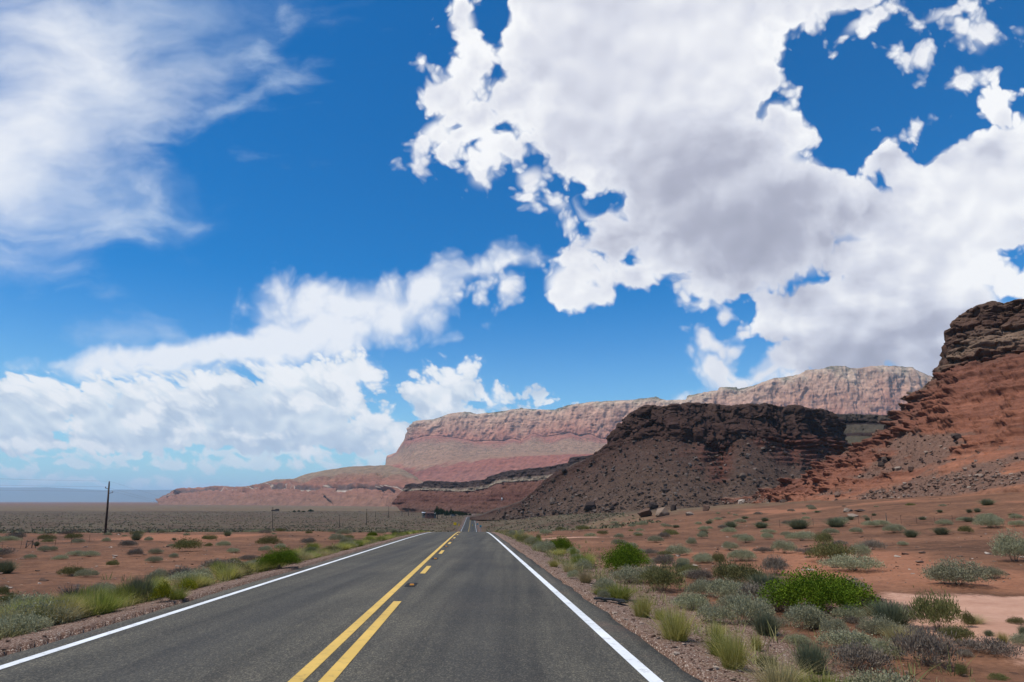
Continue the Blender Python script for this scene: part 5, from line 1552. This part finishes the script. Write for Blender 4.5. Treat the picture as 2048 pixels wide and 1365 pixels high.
BOULDERS = [  # x, y foot, width, height, tone, label
    (1291, 1034, 32, 19, 1, 'dark-sided boulder standing on the scrub at the foot of the dark mesa'), (1325, 1033, 30, 22, 2, 'tan pointed boulder beside the dark-sided boulder below the dark mesa'), (1346, 1022, 14, 15, 0, 'upright dark block just behind the tan pointed boulder'),
    (1307, 1016, 20, 13, 0, 'dark boulder half buried in the talus above the tan pointed boulder'), (1181, 1020, 28, 17, 0, 'big dark boulder on the toe of the dark mesa, left of the scrub boulders'), (1226, 1020, 14, 11, 0, 'small dark boulder right of the big toe boulder'),
    (1231, 1010, 18, 8, 1, 'flat brown boulder lying above the small dark toe boulder'), (1378, 1031, 19, 8, 3, 'low pale slab on the ground right of the tan boulder'), (1484, 1008, 14, 10, 3, 'pale cracked boulder on the lower edge of the red hill'), (1413, 1022, 15, 12, 1, 'rounded brown boulder between mesa and red hill'),
    (1567, 1010, 22, 12, 0, 'dark wedge boulder at the lower left foot of the red hill'), (1539, 1014, 11, 9, 3, 'pale block beside the dark wedge boulder'), (1695, 1024, 20, 9, 3, 'pale broken boulder at the foot of the red hill'), (1721, 1024, 24, 6, 0, 'long dark slab right of the pale broken boulder'),
    (1706, 1034, 24, 7, 3, 'flat pale slab in front of the pale broken boulder'), (1752, 1016, 9, 7, 3, 'single white stone on the red apron'), (1855, 1010, 20, 10, 1, 'brown leaning boulder low on the red hill, right of the white stone'), (1833, 1012, 14, 8, 3, 'pale boulder next to the brown leaning boulder'),
    (1892, 1008, 12, 6, 0, 'dark boulder low on the red hill near its right end'), (1923, 1005, 20, 8, 3, 'pale boulder group piece below the red bands at far right'), (1940, 1006, 26, 9, 1, 'wide brown boulder at the foot of the red bands at far right'),
    (1772, 925, 18, 14, 0, 'black boulder on top of the pile halfway up the red hill'), (1762, 934, 16, 12, 0, 'black boulder left in the pile halfway up the red hill'), (1783, 932, 15, 11, 0, 'dark boulder right in the pile halfway up the red hill'), (1797, 940, 16, 8, 3, 'tan flat boulder beside the black pile'),
    (1823, 942, 13, 12, 1, 'reddish round boulder right of the black pile'), (1913, 880, 18, 14, 0, 'lone dark boulder on the upper red slope'), (1813, 978, 16, 8, 1, 'brown boulder on the lower red bands'), (1675, 992, 16, 9, 1, 'brown rounded boulder at the end of the red bands'),
    (1484, 955, 14, 10, 2, 'tan square boulder on the dark mesa slope'), (1395, 960, 12, 7, 2, 'pale flat boulder on the dark mesa slope'), (1105, 1009, 12, 14, 2, 'tall tan boulder on the left talus of the dark mesa'), (1042, 1028, 12, 7, 1, 'brown boulder at the left toe of the dark mesa'),
    (1010, 1031, 10, 6, 1, 'small brown boulder near the road at the mesa toe'), (1150, 985, 14, 9, 1, 'brown boulder midway on the left talus of the dark mesa'), (1128, 945, 14, 10, 0, 'dark boulder high on the left talus of the dark mesa'), (1330, 985, 14, 9, 0, 'dark boulder in the middle of the dark mesa slope'),
]

def build_rocks():
    rng = np.random.default_rng(51)
    shapes = [rock_shape(rng, 12, 0.8) for _ in range(8)]
    tones = [stone_mat('dark_boulder', (0.040, 0.028, 0.024), (0.060, 0.043, 0.036), (0.085, 0.060, 0.048)), stone_mat('brown_boulder', (0.085, 0.052, 0.038), (0.13, 0.080, 0.058), (0.18, 0.115, 0.085)),
             stone_mat('tan_boulder', (0.13, 0.088, 0.062), (0.18, 0.125, 0.090), (0.25, 0.18, 0.13)), stone_mat('pale_boulder', (0.19, 0.14, 0.105), (0.28, 0.215, 0.165), (0.38, 0.31, 0.25))]
    for (px, py, w, h, tone, lab) in BOULDERS:
        S = HILLS['dark'] if px < 1440 and py < 1021 else (HILLS['red'] if py < 1018 and px > 1460 else None)
        if px in (1484, 1395) and py > 900 and py < 1000:
            S = HILLS['dark']
        p = on_sheet(S, px, py) if S is not None else hit(px, py)
        mpp = scale_at(p[1])
        v, f = rock_shape(rng, 26, 0.9)
        v = v / np.abs(v).max(0)
        # break the faces up a little
        bm = bmesh.new()
        for q in v:
            bm.verts.new(q)
        bm.verts.ensure_lookup_table()
        for q in f:
            bm.faces.new([bm.verts[int(i)] for i in q])
        bmesh.ops.subdivide_edges(bm, edges=bm.edges, cuts=2, use_grid_fill=True)
        bmesh.ops.triangulate(bm, faces=bm.faces)
        co = np.array([q.co[:] for q in bm.verts])
        co = co * (1 + 0.10 * fbm(co * 1.7 + px, 3)[:, None])
        bm.verts.index_update()
        fc = np.array([[a.index for a in q.verts] for q in bm.faces])
        bm.free()
        co = co * np.array([0.5 * w, 0.45 * w, 0.60 * h]) * mpp
        co[:, 2] += 0.32 * h * mpp
        o = link('boulder', make_mesh('boulder', co, fc, False, None, [tones[tone]]), None, p, (0, 0, 0))
        tag(o, lab, 'boulder', 'boulders below the mesa and the red hill')
    D = HILLS['dark']
    pxd = np.broadcast_to(D.px[None, :], D.T.shape)
    wt = (D.T < 2.02) * (D.T > 0.08) * np.where(D.T < 0.6, 1.7, 1.0) * sstep(pxd, 975, 1060)
    rubble('talus_rubble', 'brown rubble covering the slopes of the dark mesa', D, 12000, wt, (1.3, 10), stone_mat('talus_stone', (0.058, 0.040, 0.030), (0.108, 0.074, 0.056), (0.26, 0.195, 0.15)), rng, shapes)
    R = HILLS['red']
    pxr = np.broadcast_to(R.px[None, :], R.T.shape)
    wt = R.rubble ** 1.5 * (R.T > 0.05) * (pxr < 2100) * np.where(R.T < 0.5, 2.5, 1.0)
    rubble('hillside_rubble', 'tan and brown rubble lying on the red hill', R, 3600, wt, (1.7, 10), stone_mat('hill_stone', (0.055, 0.034, 0.027), (0.145, 0.090, 0.066), (0.33, 0.25, 0.19)), rng, shapes)
    # loose stones of the road shoulders and stones strewn on the red ground
    parts = []
    n = 5200
    s = 4.5 * (60 / 4.5) ** rng.uniform(0, 1, n)
    right = rng.uniform(0, 1, n) < 0.8
    u = np.where(right, 2.55 + np.abs(rng.normal(0, 1.5, n)), -6.02 - np.abs(rng.normal(0, 1.1, n)))
    x, y = from_su(s, u)
    z = ground_z(x, y)
    for i in range(n):
        v, f = shapes[int(rng.integers(0, 8))]
        r = min(0.04, 0.008 * (rng.pareto(2.2) + 1.0))
        parts.append((v * r * np.array([1.2, 1, 0.8]) + np.array([x[i], y[i], z[i] + 0.3 * r]), f))
    n = 2600
    d = 10 * (130 / 10.0) ** rng.uniform(0, 1, n)
    th = np.radians(rng.uniform(-42, 42, n))
    x, y = d * np.sin(th), d * np.cos(th)
    s, u = su(x, y)
    ok = ((u < -8) | (u > 6)) & ~((u > 6) & (s < 16))
    x, y, d = x[ok], y[ok], d[ok]
    z = ground_z(x, y)
    for i in range(len(x)):
        v, f = shapes[int(rng.integers(0, 8))]
        r = min(0.13, 0.025 * (rng.pareto(1.9) + 1.0))
        parts.append((v * r * np.array([1.2, 1, 0.7]) + np.array([x[i], y[i], z[i] + 0.15 * r]), f))
    v, f = merge(parts)
    me = make_mesh('loose_gravel', v, f, False, None, [stone_mat('gravel_stone', (0.070, 0.043, 0.032), (0.17, 0.108, 0.080), (0.42, 0.34, 0.27))])
    tag(link('loose_gravel', me), 'loose stones along the shoulders and on the red ground', 'gravel', kind='stuff')

# ------------------------------------------------------------------ poles, fences, signs, the far ranch
def build_poles():
    wood = plain_mat('weathered_pole_wood', (0.060, 0.042, 0.032), 0.9, 0.35, 3.0)
    glass = plain_mat('insulator_porcelain', (0.30, 0.30, 0.29), 0.4)
    steel = plain_mat('steel_wire', (0.10, 0.10, 0.105), 0.5)
    spec = [(211, 1068, 218.5, 965, 'tall leaning wooden utility pole at far left, nearest of its line'), (545, 1058, 545.5, 1014, 'wooden utility pole second in the line, left of the road'), (679, 1056, 679, 1029, 'short wooden utility pole third in the line'),
            (733, 1049, 733.5, 1018, 'wooden utility pole fourth in the line, between short poles'), (777.5, 1036, 777.5, 1012.5, 'thin wooden utility pole fifth in the line, before the mesa'), (804, 1033, 804, 1016, 'thin wooden utility pole sixth in the line, left of the ranch trees'), (817, 1032.5, 817, 1014, 'farthest visible utility pole, just left of the ranch trees'),
            (751, 1035, 751, 1024, 'faint small pole standing between the fourth and fifth utility poles')]
    tops = []
    for k, (bx, by, tx, ty, lab) in enumerate(spec):
        p = hit(bx, by)
        d = ray(tx, ty)
        t = np.array([0, 0, CAM_H]) + d / d[1] * p[1]
        h = t[2] - p[2]
        lean = (t[0] - p[0])
        o = empty('utility_pole', p)
        tag(o, lab, 'utility pole', 'utility poles crossing the plain left of the road')
        r = max(0.13, 0.45 * scale_at(p[1]))
        MB().tube([(0, 0, -0.6), (lean * 0.5, 0, h * 0.5), (lean, 0, h)], [r * 1.15, r, r * 0.72], 10).build('pole', wood, o, True)
        m = MB(); ins = []
        if k == 0:
            for (dx, dz) in ((-0.42, -0.85), (0.62, -1.45)):
                m.tube([(lean, 0, h + dz - 0.05), (lean + dx, 0.05, h + dz + 0.08)], 0.035, 6)
                ins.append((lean + dx, 0.05, h + dz + 0.08))
            ins.append((lean, 0, h - 0.02))
        else:
            m.box((lean, 0, h - 0.7), (1.5, 0.11, 0.11), 0.35)
            ins += [(lean - 0.6, -0.2, h - 0.62), (lean + 0.6, 0.2, h - 0.62), (lean, 0, h)]
        m.build('crossarm' if k else 'bracket', wood, o)
        for q in ins:
            MB().tube([(q[0], q[1], q[2]), (q[0], q[1], q[2] + 0.09), (q[0], q[1], q[2] + 0.16), (q[0], q[1], q[2] + 0.2)], [0.05, 0.075, 0.06, 0.03], 8).build('insulator', glass, o, True)
        if k < 7:
            tops.append([np.array(p) + np.array(q) + np.array([0, 0, 0.16]) for q in (ins[0], ins[1], ins[2])])
    # wires, sagging from pole to pole; the line comes in from the left behind the camera
    first = [q + np.array([-60.0, -75.0, 4.0]) for q in tops[0]]
    chain = [first] + tops
    for w in range(3):
        m = MB()
        for a, b in zip(chain[:-1], chain[1:]):
            A, B = a[w], b[w]
            L = np.linalg.norm(B - A)
            pts = [A + (B - A) * f - np.array([0, 0, 0.012 * L * 4 * f * (1 - f)]) for f in np.linspace(0, 1, 13)]
            m.tube(pts, 0.006, 4)
        tag(m.build('power_line', steel), ('lower left', 'lower right', 'topmost')[w] + ' thin power wire sagging between the utility poles', 'power line', 'wires of the power line')

def fence(name_label, posts, wood_idx, h, mats):
    wood, metal, wire = mats
    P = [hit(a, b) for a, b in posts]
    o = empty('wire_fence', P[0])
    tag(o, name_label, 'fence')
    O = np.array(P[0])
    hk = lambda p: h * scale_at(p[1])
    for k, p in enumerate(P):
        q = p - O
        if k in wood_idx:
            MB().tube([q + (0, 0, -0.3), q + (0.02, 0, hk(p) * 1.1)], [0.9 * scale_at(p[1]), 0.8 * scale_at(p[1])], 8).build('post', wood, o, True)
        else:
            MB().tube([q + (0, 0, -0.3), q + (0, 0, hk(p))], 0.30 * scale_at(p[1]), 5).build('post', metal, o)
    m = MB()
    for z in (0.3, 0.55, 0.78, 0.95):
        pts = [p - O + np.array([0, 0, z * hk(p)]) for p in P]
        m.tube(pts, 0.004, 4)
    m.build('wire', wire, o)
    return o, P

def build_fences():
    wood = plain_mat('fence_post_wood', (0.085, 0.065, 0.052), 0.9, 0.3, 6.0)
    metal = plain_mat('rusty_post', (0.060, 0.036, 0.028), 0.8)
    wire = plain_mat('fence_wire', (0.09, 0.075, 0.065), 0.6)
    fence('wire fence with one thick wooden post at the foot of the red hill', [(1560, 1056), (1592, 1054), (1627, 1052), (1660, 1051), (1690, 1050), (1718, 1049), (1745, 1047), (1773.5, 1046), (1803, 1048), (1834, 1049), (1870, 1047), (1906, 1046), (1944, 1045), (1985, 1044), (2030, 1042), (2080, 1040)], (7,), 15.0, (wood, metal, wire))
    o, P = fence('thin wire fence with a braced wooden post across the red ground at left', [(-50, 1106), (3, 1102), (41, 1098), (51, 1097.5), (63, 1096.5), (75, 1091), (110, 1092), (142, 1090), (178, 1085), (221, 1070), (260, 1067), (296, 1066), (335, 1065), (380, 1064)], (3, 4), 15.0, (wood, metal, wire))
    a, b = P[3] - P[0], P[4] - P[0]
    k = scale_at(P[3][1])
    up = lambda f: np.array([0, 0, 14.0 * k * f])
    MB().tube([a + up(0.95), b + up(0.95)], 0.7 * k, 6).tube([a + up(0.05), b + up(0.95)], 0.5 * k, 6).tube([b + up(0.95), b + (9 * k, 0, 0)], 0.6 * k, 6).build('brace', wood, o, True)

def build_signs():
    post = plain_mat('sign_post_steel', (0.25, 0.25, 0.25), 0.5)
    yel = plain_mat('yellow_sign_face', (0.70, 0.42, 0.01), 0.5)
    tea = plain_mat('blue_green_sign_face', (0.03, 0.22, 0.26), 0.5)
    blk = plain_mat('black_sign_mark', (0.02, 0.02, 0.02), 0.5)
    def sign(name, px, py_face, py_foot, w, h, mat, lab, dia=False, arrow=False):
        s0 = None
        Y = {910: 230, 918: 300, 955: 250, 961: 215, 945: 320}[px]
        d = ray(px, py_face)
        c = np.array([0, 0, CAM_H]) + d / d[1] * Y
        g = float(ground_z(c[0], c[1]))
        o = empty('road_sign', (c[0], c[1], g))
        tag(o, lab, 'road sign', 'small signs along the dip of the road')
        hh = max(0.6, c[2] - g)
        MB().tube([(0, 0.04, -0.2), (0, 0.04, hh + 0.1)], 0.04, 6).build('post', post, o)
        pl = MB().box((0, 0, hh), (w, 0.03, h))
        f = pl.build('sign_face', mat, o)
        if dia:
            f.rotation_euler = (0, 0, 0)
    sign('a', 910, 1048, 1052, 1.0, 0.9, yel, 'yellow rectangular sign left of the dip in the road')
    sign('b', 918, 1050, 1054, 0.35, 1.0, yel, 'narrow yellow marker right of the yellow rectangular sign')
    sign('c', 955, 1048.5, 1053, 0.7, 0.5, tea, 'upper blue-green sign right of the dip in the road')
    sign('d', 961, 1053, 1057, 0.6, 0.6, tea, 'lower blue-green sign nearer than the other blue-green one')
    sign('e', 945, 1051, 1055, 0.25, 0.6, yel, 'tiny yellow marker on the right edge of the far road')
    # strip of shed tyre tread lying on the right shoulder
    rub = plain_mat('tyre_rubber', (0.018, 0.018, 0.018), 0.75, 0.3, 20)
    pts = [hit(1190, 1203), hit(1212, 1204), hit(1235, 1207), hit(1249, 1212)]
    m = MB()
    O = pts[0]
    for a, b in zip(pts[:-1], pts[1:]):
        for f in np.linspace(0, 1, 4)[:-1]:
            c = a + (b - a) * (f + 0.16) - O
            ang = math.atan2(b[1] - a[1], b[0] - a[0])
            m.box((c[0], c[1], 0.055 + 0.02 * math.sin(9 * f)), (np.linalg.norm(b - a) / 3 * 1.05, 0.17, 0.03), ang)
    o = m.build('tyre_tread', rub, loc=O)
    tag(o, 'curved black strip of tyre tread on the right shoulder', 'tyre tread')

def crown_mesh(rng, mat, n=900, tall=1.0):
    v, f = leafy_dome(rng, n, 16, tall, 0.17, 0.6, 0.3, 0.18)
    return make_mesh('crown', v, f, True, None, [mat])

def build_ranch():
    rng = np.random.default_rng(61)
    bark = plain_mat('tree_bark', (0.07, 0.05, 0.04), 0.9, 0.3, 2)
    leaf = leaf_mat('ranch_tree_leaf', (0.014, 0.026, 0.010), (0.034, 0.056, 0.018), (0.055, 0.08, 0.028), 0.2)
    trees = [(849, 1032, 9, 8), (866, 1031, 6, 5), (875, 1031, 12, 15), (884, 1031, 12, 12), (893, 1031, 9, 9), (903, 1031, 10, 11), (911, 1031, 9, 9), (918, 1031, 9, 8), (925, 1031, 8, 6), (932, 1031, 7, 5), (856, 1032, 5, 4), (940, 1031, 6, 4), (897, 1032, 7, 5)]
    side = ['small round tree left of the ranch house', 'bush-like tree against the ranch house wall', 'tallest dark tree right of the white-roofed ranch house', 'second tall tree right of the tallest ranch tree', 'medium tree in the middle of the ranch grove', 'tall tree behind the second white roof', 'dark tree right of the second white roof',
            'broad tree near the right end of the ranch grove', 'low tree at the right end of the ranch grove', 'lowest tree next to the far road crest', 'small shrub-like tree between round tree and ranch house', 'last small tree right of the road crest', 'low tree in front of the ranch grove']
    crowns = [crown_mesh(rng, leaf) for _ in range(4)]
    def tree(px, Y, w, h, lab, grp, basez=None):
        d = ray(px, 1031)
        x = d[0] / d[1] * Y
        g = float(ground_z(x, Y)) if basez is None else basez
        mpp = scale_at(Y)
        o = empty('ranch_tree', (x, Y, g), rng.uniform(0, 6))
        tag(o, lab, 'tree', grp)
        tz = CAM_H + ray(px, 1031.5 - h)[2] / ray(px, 1031.5 - h)[1] * Y
        H = max(h * mpp, tz - g) if basez is None else h * mpp
        MB().tube([(0, 0, -0.3), (0.1, 0, H * 0.35), (0.15, 0.1, H * 0.6)], [0.035 * H, 0.026 * H, 0.012 * H], 7).tube([(0.1, 0, H * 0.3), (0.5, 0.3, H * 0.6)], [0.02 * H, 0.008 * H], 5).build('trunk', bark, o, True)
        c = link('crown', crowns[int(rng.integers(0, 4))], o, (0, 0, 0.16 * H), (0, 0, 0), (0.5 * w * mpp, 0.5 * w * mpp, 0.84 * H))
    for (px, py, w, h), lab in zip(trees, side):
        tree(px, 790 + rng.uniform(-10, 60), w * 1.2, h * 1.15, lab, 'trees around the far ranch')
    wall = plain_mat('ranch_wall', (0.26, 0.12, 0.085), 0.9, 0.15, 0.4)
    wht = plain_mat('white_metal_roof', (0.75, 0.76, 0.78), 0.45)
    glass = plain_mat('dark_window', (0.03, 0.035, 0.04), 0.3)
    def house(name, px, Y, w, d, h, roofh, wm, rm, lab, grp=None, win=2, top=1024.5):
        dd = ray(px, 1031)
        x = dd[0] / dd[1] * Y
        tz = CAM_H + ray(px, top)[2] / ray(px, top)[1] * Y
        g = max(float(ground_z(x, Y)), tz - h - roofh)
        o = empty(name, (x, Y, g), 0.25)
        tag(o, lab, 'house' if 'house' in name else name.replace('_', ' '), grp)
        MB().box((0, 0, h / 2 - 2.0), (w, d, h + 4.0)).build('wall', wm, o)
        a, b, e = w / 2 + 0.35, d / 2 + 0.4, 0.14
        m = MB()
        v = [(-a, -b, h), (a, -b, h), (a, b, h), (-a, b, h), (-a, 0, h + roofh), (a, 0, h + roofh)]
        m.add([(q[0], q[1], q[2] + 0.003) for q in v], [(0, 1, 5, 4), (2, 3, 4, 5), (0, 4, 3), (1, 2, 5), (3, 2, 1, 0)])
        m.build('roof', rm, o)
        for k in range(win):
            xx = (-0.5 + (k + 1) / (win + 1)) * w
            MB().box((xx, -d / 2 - 0.02, h * 0.55), (1.1, 0.05, 1.1)).build('window', glass, o)
        MB().box((w * 0.36, -d / 2 - 0.02, 1.0), (0.95, 0.05, 2.0)).build('door', glass, o)
    house('ranch_house', 859, 800, 9.5, 8, 3.0, 1.2, wall, plain_mat('brown_roof', (0.13, 0.07, 0.055), 0.8), 'low red ranch house beside the white metal roof', 'buildings of the far ranch')
    house('ranch_house', 866, 806, 6.5, 7, 2.6, 1.8, plain_mat('cream_wall', (0.42, 0.36, 0.28)), wht, 'ranch building with a bright white metal roof', 'buildings of the far ranch')
    house('ranch_house', 906, 850, 5, 5, 2.8, 1.0, plain_mat('grey_wall', (0.35, 0.32, 0.28)), wht, 'small white-roofed building between the ranch trees', 'buildings of the far ranch')
    house('shed', 847, 800, 3.5, 3, 2.6, 0.8, plain_mat('tan_wall', (0.34, 0.28, 0.21)), wht, 'little white-roofed shed by the round tree', None, 1)
    # far left: a dark shed and a few trees on the plain
    p = hit(550, 1022.5)
    mpp = scale_at(p[1])
    o = empty('shed', p, 0.1)
    tag(o, 'long dark brown shed far out on the plain at left', 'shed')
    dk = plain_mat('dark_shed_wall', (0.075, 0.045, 0.035), 0.9, 0.2, 0.5)
    MB().box((-3, 0, 1.2), (9, 5, 3.0)).box((5.0, 0, 2.0), (7, 6, 4.6)).build('wall', dk, o)
    MB().box((-3.2, 0, 2.83), (8.6, 5.5, 0.25)).box((5.0, 0, 4.43), (7.5, 6.5, 0.25)).build('roof', plain_mat('rusty_roof', (0.085, 0.050, 0.040), 0.8), o)
    for px, w, h, lab in ((588, 6, 5, 'small tree left in the far group on the plain'), (597, 6, 5, 'second small tree in the far group on the plain'), (606, 9, 4, 'wide low tree in the far group on the plain'), (621, 11, 7, 'largest dark tree in the far group on the plain')):
        q = hit(px, 1026)
        tree(px, q[1], w, h, lab, 'trees far out on the left plain', float(q[2]))
    # white tank on the red slope behind the ranch
    p = on_sheet(HILLS['layered'], 1004.6, 1000)
    mpp = scale_at(p[1])
    tk = empty('water_tank', p)
    tag(tk, 'small white tank standing on the red slope right of the road', 'tank')
    wm = plain_mat('white_tank_paint', (0.72, 0.73, 0.74), 0.5)
    MB().tube([(0, -1.5, -1.0), (0, -1.5, 3.3)], 1.25, 14).build('body', wm, tk, True)
    MB().tube([(0, -1.5, 3.28), (0, -1.5, 3.9)], [1.3, 0.2], 14).build('roof', wm, tk, True)

build_ground()
build_road()
build_far_plateau()
build_vermilion_cliffs()
build_foothills()
build_layered_mesa()
build_side_canyon()
build_dark_mesa()
build_red_hill()
build_shade_cloud()
build_haze()
build_plant_kinds()
build_shrubs()
build_ground_cover()
build_rocks()
build_poles()
build_fences()
build_signs()
build_ranch()
